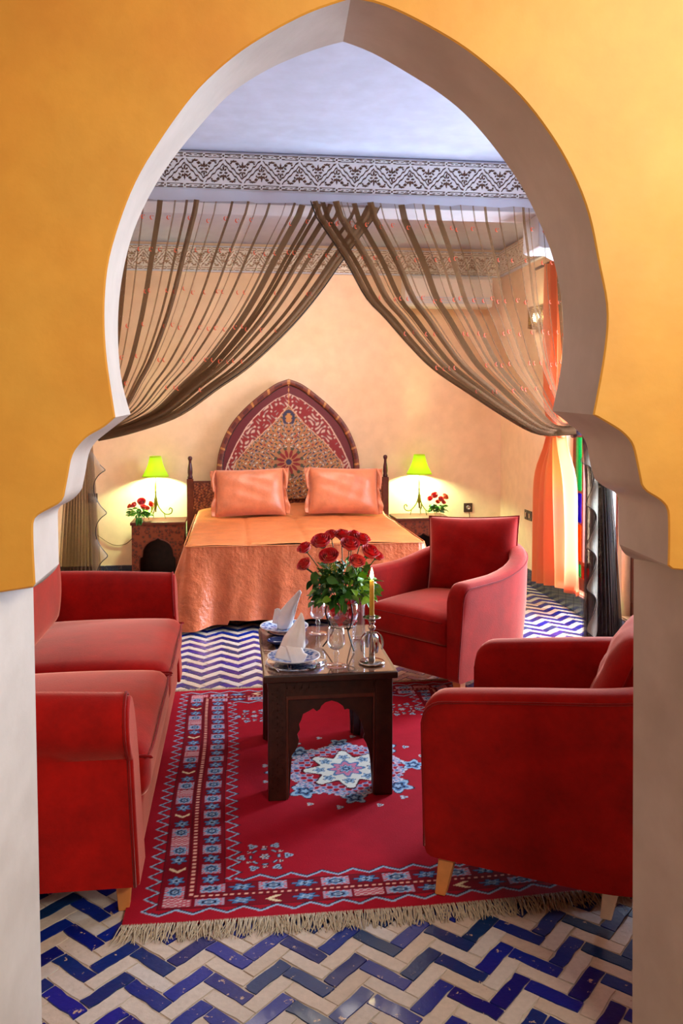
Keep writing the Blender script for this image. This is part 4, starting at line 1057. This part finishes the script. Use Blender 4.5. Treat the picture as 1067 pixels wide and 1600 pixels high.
# arch outline of the headboard from its traced left/right edge
HY = 7.56
edge = [(450,592),(430,600),(405,618),(380,640),(360,664),(347,690),(340,715),(338,742),(338,765)]
ed = [P(u, v, y=HY) for u, v in edge]; hcx = P(451, 592, y=HY).x
ez = np.array([p.z for p in ed])[::-1]; ew = np.array([hcx-p.x for p in ed])[::-1]; ew[-1] = 0
def halfw(z): return np.interp(z, ez, ew, left=ew[0])
hz = float(ez.max()); HW = float(ew[0])
curve = [(w_, z) for w_, z in zip(ew, ez)]
poly2 = []
sm = bez([Vector((a, c_, 0)) for a, c_ in curve], 6); smw = [p.x for p in sm]; smz = [p.y for p in sm]
def hwz(z): return np.interp(z, smz, smw, left=smw[0], right=0)
zbase = .70
pl_ = [(hcx-a, c_) for a, c_ in zip(smw, smz)]; pr_ = [(hcx+a, c_) for a, c_ in zip(smw, smz)][::-1]
outline = [(hcx-smw[0], zbase)]+pl_+pr_[1:]+[(hcx+smw[0], zbase)]
b = MB().prism(outline, lambda a, c_, d: (a, d, c_), HY+.012, HY+.05); bb(b, 'headboard_panel', M['redwood'])
def dist_edge(X, Z):
    a = np.abs(X-hcx); pts = np.array([(x, z) for x, z in zip(smw, smz)]+[(smw[0], zbase-.5)][:0]); d = np.full(X.shape, 9.)
    pts = np.vstack([[smw[0], zbase-.6], pts])
    for i in range(len(pts)-1):
        p, q = pts[i], pts[i+1]; e = q-p; L2 = (e**2).sum()+1e-12
        t_ = np.clip(((a-p[0])*e[0]+(Z-p[1])*e[1])/L2, 0, 1); d = np.minimum(d, np.hypot(a-p[0]-t_*e[0], Z-p[1]-t_*e[1]))
    return d
def hb_paint(X, Z):
    d = dist_edge(X, Z); a = np.abs(X-hcx); C = np.zeros(X.shape+(3,)); D = np.zeros(X.shape)
    c = {k: npl(v) for k, v in dict(frame=(112, 52, 34), frd=(80, 28, 24), maroon=(96, 30, 36), white=(196, 160, 140), red=(128, 30, 30), tan=(158, 104, 66), tan2=(176, 116, 60), navy=(52, 48, 70), grey=(136, 118, 112), green=(64, 66, 48), rust=(150, 52, 32)).items()}
    C[:] = c['frame']; fr_ = d < .048
    ph = np.arctan2(Z-.9, X-hcx)*9; C[fr_ & (np.sin(ph*3) > .35) & (np.abs(d-.027) < .013)] = c['frd']; C[fr_ & (np.sin(ph*3) < -.93)] = c['tan2']
    D = np.where(fr_, .018*np.sqrt(np.clip(1-((d-.026)/.03)**2, 0, 1)), 0)
    C[(d >= .048) & (d < .056)] = npl((40, 16, 14)); C[(d >= .056) & (d < .9)] = c['maroon']
    # inner steep ogive
    za = hz-.165
    def ogive(a_, top, wb, zb, k): 
        t_ = np.clip((top-Z)/(top-zb), 0, 1.2); return wb*t_**k-a_
    zz_ = (hz-Z)*172*3.557+40
    g = (np.interp(zz_, [118, 150, 200, 250, 300, 400, 500, 545, 800], [0, 70, 140, 190, 232, 290, 335, 348, 360])/3.557/172)-a
    rb = g > 0
    C[rb] = c['white']; rb2 = g > .012; C[rb2] = c['red']
    sw = np.sin(X*70+3*np.sin(Z*40))*np.sin(Z*75+2.5*np.cos(a*50)); C[rb2 & (sw > .25)] = c['grey']; C[rb2 & (sw > .62)] = c['white']
    g2 = (np.interp(zz_, [182, 215, 290, 300, 400, 500, 545, 800], [0, 28, 92, 104, 212, 296, 306, 310])/3.557/172)-a-.006*np.abs(np.sin(Z*60))
    C[g2 > -.008] = c['tan2']; C[g2 > -.003] = c['white']; inn = g2 > .004; C[inn] = c['tan']
    n1 = np.sin(a*46+2*np.sin(Z*31))*np.sin(Z*52+2*np.cos(a*37)); n2 = np.sin(a*95+Z*20+2*np.sin(Z*60))*np.sin(Z*88-a*25); n3 = np.sin(a*71+1.5*np.cos(Z*66))*np.cos(Z*63+2*np.sin(a*60))
    C[inn & (n1 > .3)] = c['tan2']; C[inn & (n3 > .55)] = c['grey']; C[inn & (n2 > .55)] = c['navy']; C[inn & (n2 < -.72)] = c['green']; C[inn & (n1*n3 < -.42)] = c['rust']; C[inn & (n3*n2 > .45)] = npl((196, 176, 150))
    # palmette above the rosette
    for zc, w_, h_ in ((hz-.35, .055, .075),):
        q = np.hypot(a/w_, (Z-zc)/h_); C[inn & (np.abs(q-.8) < .2) & (Z > zc-.05)] = c['navy']; C[inn & (q < .45)] = c['tan2']
    cz = P(450, 722, y=HY).z; r = np.hypot(X-hcx, Z-cz); an = np.arctan2(Z-cz, X-hcx)
    C[r < .135] = c['tan']; C[(r < .135) & (r > .108) & (np.cos(an*12+PI) > .1)] = c['green']
    pt = (r > .036) & (r < .112) & (np.abs(((an*12/(2*PI)) % 1)-.5)*r*.52 < .0125*np.sin(PI*(r-.036)/.080)**.7+.001)
    C[pt] = npl((120, 22, 24)); C[r < .026] = c['navy']
    return C, D
painted('painted_face', lambda X, Z: (np.abs(X-hcx) <= hwz(Z)) , hcx-HW, hcx+HW, zbase, hz, HY+.008, .0045, hb_paint, bed)
def rail_paint(X, Z):
    C = np.zeros(X.shape+(3,)); C[:] = npl((112, 48, 28)); n = np.sin(X*150+2*np.sin(Z*90))*np.sin(Z*130+1.5*np.cos(X*70)); C[n > .4] = npl((150, 88, 50)); C[n < -.5] = npl((60, 24, 18)); C[(Z > .845) | (Z < .6)] = npl((90, 40, 24)); return C, np.where(n > .4, .004, 0)
painted('carved_rail_face', lambda X, Z: X > -9, hp[0]+.028, hp[1]-.028, .60, .865, 7.588, .005, rail_paint, bed)

# bedspread: top with quilting seams, gathered skirts falling at foot and sides
def bedspread():
    root = thing('bedspread', 'orange taffeta bedspread with gathered skirt draped over the bed', 'bedspread', (bcx, 6.7, 0))
    zt = .585
    b = MB()
    def top(u, v):
        x = BX0+(BX1-BX0)*u; y = BYF+(BYB-.03-BYF)*v
        e = min(u, 1-u); ez_ = min(1, e/.02)
        z = zt-(.012*(1-ez_)**2)+.008*math.sin(PI*u)+.004*math.sin(x*11+y*5)*math.sin(y*8)
        for s_ in (.25, .5, .75): z -= .006*math.exp(-((u-s_)/.012)**2)
        for s_ in (.33, .66): z -= .006*math.exp(-((v-s_)/.012)**2)
        if v < .03: z -= .010*(1-v/.03)**2
        # raised roll of the cover over the pillows' bolster
        z += .075*max(0, min(1, (v-.80)/.06))*(1-max(0, (v-.97)/.03)*.5)*math.sin(PI*min(1, max(0, u*1.0)))**.3
        return Vector((x-bcx, y-6.7, z))
    b.grid(110, 90, top); b.build('top_panel', M['orange_top'], root, smooth=True, fixn=False)
    b = MB(); rr = random.Random(2)
    ph = [rr.uniform(0, 6.28) for _ in range(8)]
    path = [(BX0, BYB-.05), (BX0, BYF), (BX1, BYF), (BX1, BYB-.05)]
    # perimeter: left side, rounded corner, foot, corner, right side
    per = []
    for i in range(90): per.append((BX0, BYB-.05-(BYB-.05-BYF-.05)*i/90, -1, 0))
    for i in range(12): a = PI/2*i/12; per.append((BX0+.05-.05*math.cos(a), BYF+.05-.05*math.sin(a), -math.cos(a), -math.sin(a)))
    for i in range(120): per.append((BX0+.05+(BX1-BX0-.1)*i/120, BYF, 0, -1))
    for i in range(12): a = PI/2*i/12; per.append((BX1-.05+.05*math.sin(a), BYF+.05-.05*math.cos(a), math.sin(a), -math.cos(a)))
    for i in range(91): per.append((BX1, BYF+.05+(BYB-.05-BYF-.05)*i/90, 1, 0))
    N = len(per); arc = [0]
    for i in range(1, N): arc.append(arc[-1]+math.hypot(per[i][0]-per[i-1][0], per[i][1]-per[i-1][1]))
    nv = 30
    def skirt(u, v):
        i = min(N-1, int(round(u*(N-1)))); x, y, nx, ny = per[i]; s_ = arc[i]
        fall = v; corner = math.exp(-((s_-arc[96])/.14)**2)+math.exp(-((s_-arc[228])/.14)**2)
        amp = .016*fall**1.1+.0015; g = math.sin(s_*2*PI/.34+ph[0]+.8*math.sin(s_*3))*.9+.45*math.sin(s_*2*PI/.17+ph[1]+2*fall)
        fine = .004*math.sin(s_*2*PI/.022+ph[2])*math.exp(-(v/.10)**1.0)
        side = 1 if abs(nx) > .9 else 0
        out = .008+.035*fall*(1.0+.0*side)+((.09*fall*max(0, min(1, (7.3-y)/.6))) if side else 0)+amp*g+fine+.07*fall*corner
        hem = .045+.012*math.sin(s_*4+1)+(.03 if s_ > arc[120] and s_ < arc[226] else 0)-.035*corner
        z = zt-.010-(zt-.010-max(.006, hem))*v
        return Vector((x+nx*out-bcx, y+ny*out-6.7, z))
    b.grid(N, nv, skirt); b.build('skirt', M['orange'], root, smooth=True, fixn=False)
    pts = [Vector((p[0]+p[2]*.010-bcx, p[1]+p[3]*.010-6.7, zt-.012)) for p in per[::2]]
    MB().tube(pts, .004, 5).build('seam_cord', M['orange_top'], root, smooth=True)
bedspread()
# flanged bed pillows with tied ends
def bedpillow(label, u0, u1, v0, v1, y, rz):
    a, c_ = P(u0, v1, y=y), P(u1, v0, y=y); cen = (a+c_)/2; w_, h_ = c_.x-a.x, c_.z-a.z
    root = thing('bed_pillow', label, 'pillow', (cen.x, y, cen.z), 0, 'apricot satin bed pillows'); root.rotation_euler = (math.radians(-20), math.radians(rz), 0)
    V, F, pts = pillow_mesh(w_*1.0, h_*1.06, .20, 30, pinch=.045); o = mesh('cover', V, F, M['pillow'], root)
    for s_ in (-1, 1):
        b = MB()
        def fl_(u, v, s_=s_): 
            z = (v-.5)*h_*1.02; x = s_*(w_/2*(1-.045*(1-(2*v-1)**2))+u*(.032+.012*math.sin(v*9))); return Vector((x, .014*math.sin(v*22+s_)*u-.012*u, z))
        b.grid(4, 26, fl_); q = b.build('flange', M['pillow'], root, smooth=True, fixn=False)
        sm_ = q.modifiers.new('sol', 'SOLIDIFY'); sm_.thickness = .004
        MB().tube(bez([(s_*w_*.49, -.01, h_*.5), (s_*w_*.53, -.03, h_*.30), (s_*w_*.515, -.035, h_*.02)], 5), [.010]*3+[.014]*5+[.009]*3, 7).build('tie', M['pillow'], root, smooth=True)
bedpillow('apricot satin pillow on the left half of the bed', 336, 445, 733, 806, 7.22, -1.5)
bedpillow('apricot satin pillow on the right half of the bed', 482, 591, 731, 803, 7.22, 1.5)

# ------------------------------------------------------------------ nightstands, lamps, posies
def nightstand(label, x0, x1, y0=7.36, y1=7.70, h=.535):
    cx_ = (x0+x1)/2; root = thing('nightstand', label, 'nightstand', (cx_, (y0+y1)/2, 0), 0, 'carved wooden nightstands'); W2 = (x1-x0)/2; D2 = (y1-y0)/2
    MB().box(-W2-.012, W2+.012, -D2-.014, D2, h-.025, h).build('top', M['redwood'], root, bevel=.004)
    for s_ in (-1, 1): MB().box(s_*W2-(.018 if s_ > 0 else 0), s_*W2+(.018 if s_ < 0 else 0), -D2+.016, D2, 0, h-.025).build('side_panel', M['redwood'], root)
    MB().box(-W2+.018, W2-.018, D2-.015, D2, 0, h-.025).build('back_panel', M['wood'], root)
    MB().box(-W2+.018, W2-.018, -D2+.016, D2-.015, .03, .05).build('shelf', M['wood'], root)
    # front with keel arch opening
    n = 10; a = []
    for i in range(n+1): t_ = i/n; a.append((-.132+.132*math.sin(t_*PI/2)*1.0, .27+.125*(t_**.75) if t_ < 1 else .41))
    L = [(-.155, .0), (-.155, .21), (-.148, .235), (-.132, .24), (-.130, .27)]
    arc_ = [(-.130*math.cos(t_), .27+.115*math.sin(t_)) for t_ in [PI/2*i/8 for i in range(1, 8)]]
    left = L+arc_+[(0, .40)]
    right = [(-x, z) for x, z in left[::-1]][1:]
    poly = [(-W2, 0)]+[(x, z) for x, z in left+right]+[(W2, 0), (W2, h-.025), (-W2, h-.025)]
    MB().prism(poly, lambda p, q, d: (p, -D2+d, q), 0, .016).build('arched_front', M['nsfront'], root)
    fr_ = MB(); arcp = [Vector((x, -D2-.003, z)) for x, z in left+right]; fr_.tube(arcp, .006, 6).build('arch_moulding', M['redwood'], root, smooth=True)
    cv = MB()
    for cx2, cz in [(-.17, .45), (-.09, .455), (0, .46), (.09, .455), (.17, .45), (-.19, .35), (.19, .35), (-.19, .25), (.19, .25), (-.19, .14), (.19, .14)]:
        for k in range(6):
            an = k*PI/3; cv.lathe([(0, -.008), (.008, 0), (0, .008)], c=(cx2+.016*math.cos(an), -D2-.0005, cz+.016*math.sin(an)), n=5)
    stuff(cv.build('carved_rosettes', M['redwood'], root, smooth=True)); return root
m = NT('painted_cedar_front'); vor = m.n('ShaderNodeTexVoronoi'); vor.inputs['Scale'].default_value = 34
m.l(m.n('ShaderNodeTexCoord').outputs['Object'], vor.inputs['Vector'])
m.base(m.ramp(vor.outputs['Distance'], [(0.15, lin((60, 44, 30))), (0.35, lin((104, 40, 22))), (0.6, lin((124, 58, 30)))])); m.set(Roughness=.45); M['nsfront'] = m.m
nl = P(204, 815, y=7.38).x; nr = P(293, 812, y=7.38).x
nightstand('carved reddish nightstand with arched opening left of the bed', nl+.01, nr-.03)
n2l, n2r = P(620, 806, y=7.38).x, P(702, 806, y=7.38).x
nightstand('carved reddish nightstand right of the bed, mostly hidden behind armchair', n2l, n2r-.01)
ZN = .5355
def lamp(label, x, y, flip=1, mirror=1):
    root = thing('table_lamp', label, 'lamp', (x, y, ZN), 0, 'lime shade bedside lamps')
    zs = .375; zt_ = .555
    V = MB(); n = 32; rows = []
    for t_ in np.linspace(0, 1, 10):
        r_ = .118*(1-t_)**1.0+.050*t_-.012*math.sin(PI*t_); rows.append((r_, zs+(zt_-zs)*t_))
    o = V.lathe(rows, n=n, cap=False).build('lamp_shade', M['shade'], root, smooth=True); s_ = o.modifiers.new('sol', 'SOLIDIFY'); s_.thickness = .002
    MB().lathe([(0, zs+.06), (.018, zs+.07), (.024, zs+.09), (.018, zs+.115), (0, zs+.12)], n=14).build('bulb', M['bulb'], root, smooth=True)
    MB().lathe([(.004, .06), (.008, .10), (.014, .12), (.016, .145), (.012, .165), (.014, .175), (.008, .19), (.006, .22), (.009, .235), (.005, .25), (.007, .29), (.004, .33), (.004, zs+.06)], n=12).build('column', M['brasslime'], root, smooth=True)
    for k in range(3):
        an = (PI+.2 if mirror < 0 else -.2)+k*2*PI/3; d = Vector((math.cos(an), math.sin(an)*.8, 0)); z_ = Vector((0, 0, 1))
        MB().tube(bez([z_*.17+d*.006, d*.03+z_*.10, d*.085+z_*.045, d*.135+z_*.05, d*.148+z_*.085, d*.128+z_*.098, d*.118+z_*.078], 6), .0052, 7).build('scroll_leg', M['brasslime'], root, smooth=True)
        MB().tube([d*.075+z_*.05, d*.088+z_*.003], .004, 6).build('foot', M['brasslime'], root, smooth=True)
    point('bedside_bulb', (x, y, ZN+.44), 85, (.68, 1.0, .54), .03)
    return root
M['brasslime'] = simple('gilded_iron', (124, 126, 30), .35, 0, Metallic=.5)
lx = P(243, 746, y=7.58).x; lx2 = P(655, 738, y=7.58).x
lamp('bedside lamp with glowing lime shade left of the bed', lx, 7.58)
lamp('bedside lamp with glowing lime shade right of the bed', lx2, 7.58, mirror=-1)
def posy(label, u, v, y, roses_, span, droop):
    base = P(u, v, y=y); base.z = ZN; root = thing('flower_posy', label, 'flowers', base, 0, 'bedside posies'); rr = random.Random(int(u))
    pot = MB().lathe([(0, 0), (.028, 0), (.034, .03), (.032, .05), (.028, .05), (0, .04)], n=18).build('cup', M['glass'], root, smooth=True)
    for i, (ru, rv, R_, col) in enumerate(roses_):
        loc = P(ru, rv, y=y-.02*(i % 3))-base; o = rose_mesh('rose', 1, M[col], i, root); o.scale = (R_,)*3
        d = Vector((loc.x, loc.y-.06, .08)); o.rotation_mode = 'QUATERNION'; o.rotation_quaternion = d.to_track_quat('Z', 'Y'); o.location = loc
        if col != 'rose': o['label'] = 'orange rose'
    for i in range(70):
        a = rr.uniform(0, 2*PI); el = rr.uniform(.0, 1.0); loc = Vector((math.cos(a)*math.cos(el)*span*.75*rr.uniform(.3, 1), math.sin(a)*.05*rr.uniform(.2, 1), .05+.085*math.sin(el)*rr.uniform(.3, 1)))
        out = Vector((loc.x*1.5, loc.y-.02, rr.uniform(-.05, .05)))+Vector((rr.gauss(0, .03), rr.gauss(0, .03), 0))
        place_leaf(root, rr.choice(LEAFS), loc-out.normalized()*.01, out, rr).scale = (.7, .7, .7)
    for i in range(droop):
        place_leaf(root, LEAFS[0], Vector((rr.uniform(-.03, .05), -.12, .05)), Vector((rr.uniform(-.3, .3), -.5, -.8)), rr)
ypl = 7.44
posy('small posy of red and orange roses beside the left bedside lamp', 220, 808, ypl, [(202,791,.020,'roseorange'),(209,789,.026,'rose'),(221,784,.034,'rose'),(224,792,.026,'rosecoral'),(236,788,.026,'roseorange'),(230,794,.020,'roseorange')], .14, 6)
posy('small posy of red and orange roses beside the right bedside lamp', 684, 803, ypl, [(672,779,.026,'rose'),(679,774,.030,'rose'),(689,780,.026,'rosecoral'),(696,776,.030,'roseorange'),(684,784,.020,'roseorange'),(693,785,.020,'rose')], .11, 0)

# ------------------------------------------------------------------ wall fittings
def socket(name, label, c, axis, n=1, cat='socket'):
    root = thing(name, label, cat, c)
    for k in range(n):
        if axis == 'y':
            pl2 = MB().box(-.042+k*.09, .042+k*.09, -.008, 0, -.042, .042).build('plate', M['chrome'], root, bevel=.003)
            MB().lathe([(.022, 0), (.022, -.003), (.010, -.003), (.010, .002)], n=20).build('socket_ring', M['silver'], pl2, smooth=True); pl2.children[0].rotation_euler = (-PI/2, 0, 0); pl2.children[0].location = (k*.09, -.010, 0)
        else:
            pl2 = MB().box(-.008, 0, -.042-k*.09, .042-k*.09, -.042, .042).build('plate', M['chrome'], root, bevel=.003)
            MB().box(-.014, -.008, -.012-k*.09, .012-k*.09, -.02, .02).build('rocker', M['silver'], pl2, bevel=.002)
p1 = P(145, 778, y=YEND); p2 = P(731, 793, y=YEND); p3 = P(823, 804, x=XR)
socket('wall_socket', 'dark square wall socket left of the left nightstand', p1, 'y'); socket('wall_socket', 'dark square wall socket on the back wall right of the right nightstand', p2, 'y'); socket('light_switch', 'pair of dark square switches on the right wall beside the apricot curtain', p3, 'x', 2, 'switch')
def cord(label, pts, r=.0035): o = MB().tube(bez(pts, 8), r, 6).build('power_cord', M['cord'], smooth=True); tag(o, label, 'cord')
yw = YEND-.008
cord('thin brown cord sagging from left socket to left nightstand', [P(144, 785, y=yw), P(146, 815, y=yw), P(146, 830, y=yw), P(165, 845, y=yw), P(180, 852, y=yw), P(196, 850, y=yw), P(206, 842, y=yw)])
cord('thin brown cord hanging from the right wall socket', [P(733, 800, y=yw), P(734, 815, y=yw), P(733, 835, y=yw), P(728, 850, y=yw)])
# air conditioner
a, c_ = P(633, 478, y=7.55), P(770, 432, y=7.55)
root = thing('air_conditioner', 'white air conditioner high on the back wall seen through the curtain', 'appliance', ((a.x+c_.x)/2, 7.65, a.z))
hw_ = (c_.x-a.x)/2; hh = c_.z-a.z
b = MB(); b.prism([(-.10, .03), (-.08, .0), (.095, 0), (.095, hh), (-.07, hh), (-.10, hh-.03)], lambda p, q, d: (d, p, q), -hw_, hw_); b.build('housing', M['whiteplastic'], root, bevel=.008)
for k in range(3): MB().box(-hw_+.03, hw_-.03, -.104, -.098, .03+k*.022, .042+k*.022).build('louvre', M['white'], root)
# filigree sconce
sx = P(838, 500, x=2.45)
root = thing('wall_sconce', 'pierced brass sconce glowing on the right wall', 'lamp', (XR, sx.y, sx.z-.06))
b = MB()
def cyl(t_, z): an = -PI/2+t_*PI; return Vector((-.11*math.cos(an), .13*math.sin(an), z+.02*math.cos(an)*0))
for i in range(25):
    t_ = i/24
    for sg_ in (-1, 1): b.tube([cyl(min(1, max(0, t_+sg_*k*.045)), .0+.16*k/5) for k in range(6)], .0032, 4)
for z in (0, .16, .155): b.tube([cyl(i/20, z) for i in range(21)], .006, 5)
b.build('pierced_shade', M['brass'], root, smooth=True, fixn=False)
MB().box(-.006, 0, -.13, .13, -.03, .19).build('back_plate', M['brass'], root)
MB().lathe([(0, .04), (.02, .05), (.028, .08), (.02, .11), (0, .12)], c=(-.055, 0, 0), n=14).build('bulb', M['bulb'], root, smooth=True)
point('sconce_bulb', (XR-.055, sx.y, sx.z+.03), 26, (1.0, .92, .52), .03)

# ------------------------------------------------------------------ sheer swag curtains
def swag(side):
    YC = YBEAM-.03
    if side == 'left':
        inner = [(594,329),(537,405),(500,457),(456,509),(392.5,569),(340,606),(280,647.5),(205,674),(152.5,686)]; uo = 150
        lab = 'sheer brown beaded curtain swagged to the left under the carved beam'
    else:
        inner = [(485,327),(537.5,405),(571,465),(600,496),(637.5,539),(675,576),(731,614),(780,646),(825,672),(855,679),(897,677)]; uo = 905
        lab = 'sheer brown beaded curtain swagged to the right under the carved beam'; YC -= .075
    zt = 2.775
    pin = bez([P(u, v, y=YC) for u, v in inner], 8); pin = resample(pin, 40); T = Vector(pin[-1]); pin[0][2] = zt
    xo = P(uo, 330, y=YC).x
    ab = [((p[0]-T.x)/(pin[0][0]-T.x), (p[2]-T.z)/(zt-T.z)) for p in pin]
    root = thing('sheer_curtain', lab, 'curtain', (T.x, YC, T.z), 0, 'sheer swag curtains')
    rr = random.Random(5 if side == 'left' else 9)
    def Cv(s_, k):                  # s_ 0 outer..1 inner, k row index
        a, b_ = ab[k]; a2 = a
        xt = xo+(pin[0][0]-xo)*s_
        # outer threads hang straighter: blend of sag
        x = T.x+(xt-T.x)*a; z = T.z+(zt-T.z)*b_
        # keep a bundle thickness at the tie
        z += (1-b_)**3*.10*(1-s_)
        return Vector((x, 0, z))
    folds = []; s_ = .01
    while s_ < .995:
        folds.append((s_, rr.choice([.010, .016, .024, .034, .042]) if rr.random() < .6 else rr.uniform(.005, .009))); s_ += rr.uniform(.018, .058)
    folds.append((.985, .05 if side == 'left' else .035)); folds.append((.955, .03))
    folds.sort()
    V = []; F = []; K = len(ab); cols = []
    seq = [(0, 0, 0)]
    for fi, (f_, wd) in enumerate(folds):
        nl_ = 6 if wd > .02 else (4 if wd > .012 else 3)
        w0 = wd/2
        for q in range(nl_+1):
            seq.append((f_, (w0 if q % 2 else -w0), .0022*q+(fi % 4)*.014))
    seq.append((1.0, 0, 0))
    for s_, off, yy in seq:
        for k in range(K):
            p = Cv(min(1, s_), k); pn = Cv(min(1, s_), min(K-1, k+1)); pp_ = Cv(min(1, s_), max(0, k-1)); d = (pn-pp_).normalized(); nr_ = Vector((-d.z, 0, d.x))
            if nr_.x < 0: nr_ = -nr_
            sgn_ = 1 if side == 'left' else -1
            taper = 1.05-.35*(k/K)
            p = p+nr_*off*taper*sgn_*.9+Vector((0, .02-yy, 0))
            p.z = min(p.z, zt+.0)
            V.append((p.x-T.x, p.y, p.z-T.z))
    n = len(seq)
    for i in range(n-1):
        for k in range(K-1): F.append((i*K+k, (i+1)*K+k, (i+1)*K+k+1, i*K+k+1))
    mesh('swag_cloth', V, F, M['sheer'], root)
    # hem along the inner edge
    MB().tube([Vector((p[0]-T.x, -.012, p[2]-T.z)) for p in pin], .0035, 5).build('hem', M['hem'], root, smooth=True)
    # embroidered motifs in rows
    b = MB()
    for row in range(6):
        k = int([2.2, 6.2, 11, 16, 21, 26, 31][row])
        for i in range(22):
            s_ = (i+rr.uniform(.1, .9))/22
            if s_ > .97 or rr.random() < .3+.3*(row > 4): continue
            p = Cv(s_, min(K-1, k))
            q = Vector((p.x-T.x, -.03, p.z-T.z+rr.uniform(-.012, .012)))
            pts = [q+Vector((.009*math.cos(a), 0, .012*math.sin(a))) for a in [PI*.55+PI*1.1*j/5 for j in range(6)]]
            b.tube(pts, [.0015, .0035, .0045, .0045, .0035, .0015], 4)
            if rr.random() < .5: b.lathe([(0, -.004), (.004, 0), (0, .004)], c=q+Vector((.008, 0, .008)), n=5)
    stuff(b.build('embroidered_motifs', M['bead'], root, smooth=True, fixn=False))
    # tieback and tail
    def tail():
        sg = -1 if side == 'left' else 1; tb = MB()
        tx = T.x+sg*.03
        tb.tube([(T.x-T.x+sg*.02+.03*math.cos(a), .035*math.sin(a), .02*math.cos(a)) for a in [2*PI*i/16 for i in range(16)]], .012, 6, closed=True); tb.build('tieback', M['sheer_dense_backlit'], root, smooth=True)
        H = T.z; n_ = 110; m_ = 30; VV = []; DY = -.10 if side == 'right' else 0
        def geo(v):
            g = v**.7
            return (sg*(.12+.065*g), .045+.065*g) if side == 'right' else (sg*(.10+.03*g), .06+.085*g)
        nf_ = 11
        for i in range(n_):
            for j in range(m_):
                u = i/(n_-1); v = j/(m_-1); c0, hw_ = geo(v); ph = u*2*PI*nf_+.5*math.sin(v*4+u*5)
                x = c0+(u-.5)*2*hw_+.010*math.sin(ph*1.0)*(.5+v); y = DY*min(1, v*4)+.045*math.cos(ph)*(.35+.65*v)+.02*math.sin(u*9)
                VV.append((x, y, -v*(H-.012)))
        FF = [(i*m_+j, (i+1)*m_+j, (i+1)*m_+j+1, i*m_+j+1) for i in range(n_-1) for j in range(m_-1)]
        dense = M['sheer_dense_backlit'] if side == 'right' else M['sheer']
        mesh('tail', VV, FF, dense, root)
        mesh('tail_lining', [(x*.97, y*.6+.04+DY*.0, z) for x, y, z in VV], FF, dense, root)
        # cascading ruffle along the inner edge: a frill that folds in and out on its way down
        si = -sg; rb = MB(); nn = 160; R_ = []
        for i in range(nn):
            v = i/(nn-1); vv = .04+.90*v; c0, hw_ = geo(vv); ex = c0+si*hw_*.9
            ph = v*2*PI*4.5; fl_ = (.055 if side == 'right' else .085)*(1-.25*v)*(.6+.4*math.sin(ph)); yy = DY*min(1, vv*4)
            zz = -vv*(H-.02)
            R_.append([Vector((ex-si*.02, yy-.04, zz)), Vector((ex+si*fl_*.4, yy-.06+.02*math.cos(ph), zz-.03)), Vector((ex+si*fl_*.8, yy-.06+.045*math.cos(ph), zz-.05-.03*math.cos(ph))), Vector((ex+si*fl_*1.05, yy-.06+.06*math.cos(ph), zz-.07-.035*math.cos(ph)))])
        rb.add([p for r_ in R_ for p in r_], [(i*4+j, (i+1)*4+j, (i+1)*4+j+1, i*4+j+1) for i in range(nn-1) for j in range(3)])
        rb.build('ruffle', M['ruffle'], root, smooth=True, fixn=False)
        MB().tube([r_[3] for r_ in R_], .0028, 5).build('ruffle_hem', M['hem'], root, smooth=True)
    tail()
swag('left'); swag('right')

# apricot window curtain on the right wall
def window_curtain():
    root = thing('window_curtain', 'apricot cloth curtain drawn to the far side of the coloured window', 'curtain', (XR-.07, 6.20, 0))
    n_, m_ = 150, 40; V = []
    for i in range(n_):
        for j in range(m_):
            u = i/(n_-1); v = j/(m_-1); z = 2.62-v*(2.62-.10)
            zt_ = 1.30
            pin_ = math.exp(-((z-zt_)/.22)**2)
            half = (.36 if z < zt_ else .26)*(1-.60*pin_)+(.10*max(0, (zt_-z)/zt_) if z < zt_ else 0)
            yc = 6.18-.03*pin_-.14*min(1, max(0, (z-zt_)/.4))
            y = yc+(u-.5)*2*half; amp = .042*(1-.3*pin_)
            x = XR-.085+amp*math.sin(u*2*PI*5.0+.9*math.sin(v*3+u*4))+.014*math.sin(u*23+v*5)
            hemz = z+(.10*max(0, (1-u)) if j == m_-1 else 0)
            V.append((x-(XR-.07), y-6.20, hemz))
    F = [(i*m_+j, (i+1)*m_+j, (i+1)*m_+j+1, i*m_+j+1) for i in range(n_-1) for j in range(m_-1)]
    mesh('cloth', V, F, M['winc'], root)
    pts = [Vector((-.015+.045*math.cos(a), -.02+.16*math.sin(a), 1.30)) for a in [2*PI*i/24 for i in range(24)]]
    MB().tube(pts, .010, 6, closed=True).build('tieback', M['winc'], root, smooth=True)
    MB().tube([(0.0, -1.35, 2.64), (0.0, .45, 2.64)], .012, 8).build('curtain_rod', M['wood'], root)
window_curtain()
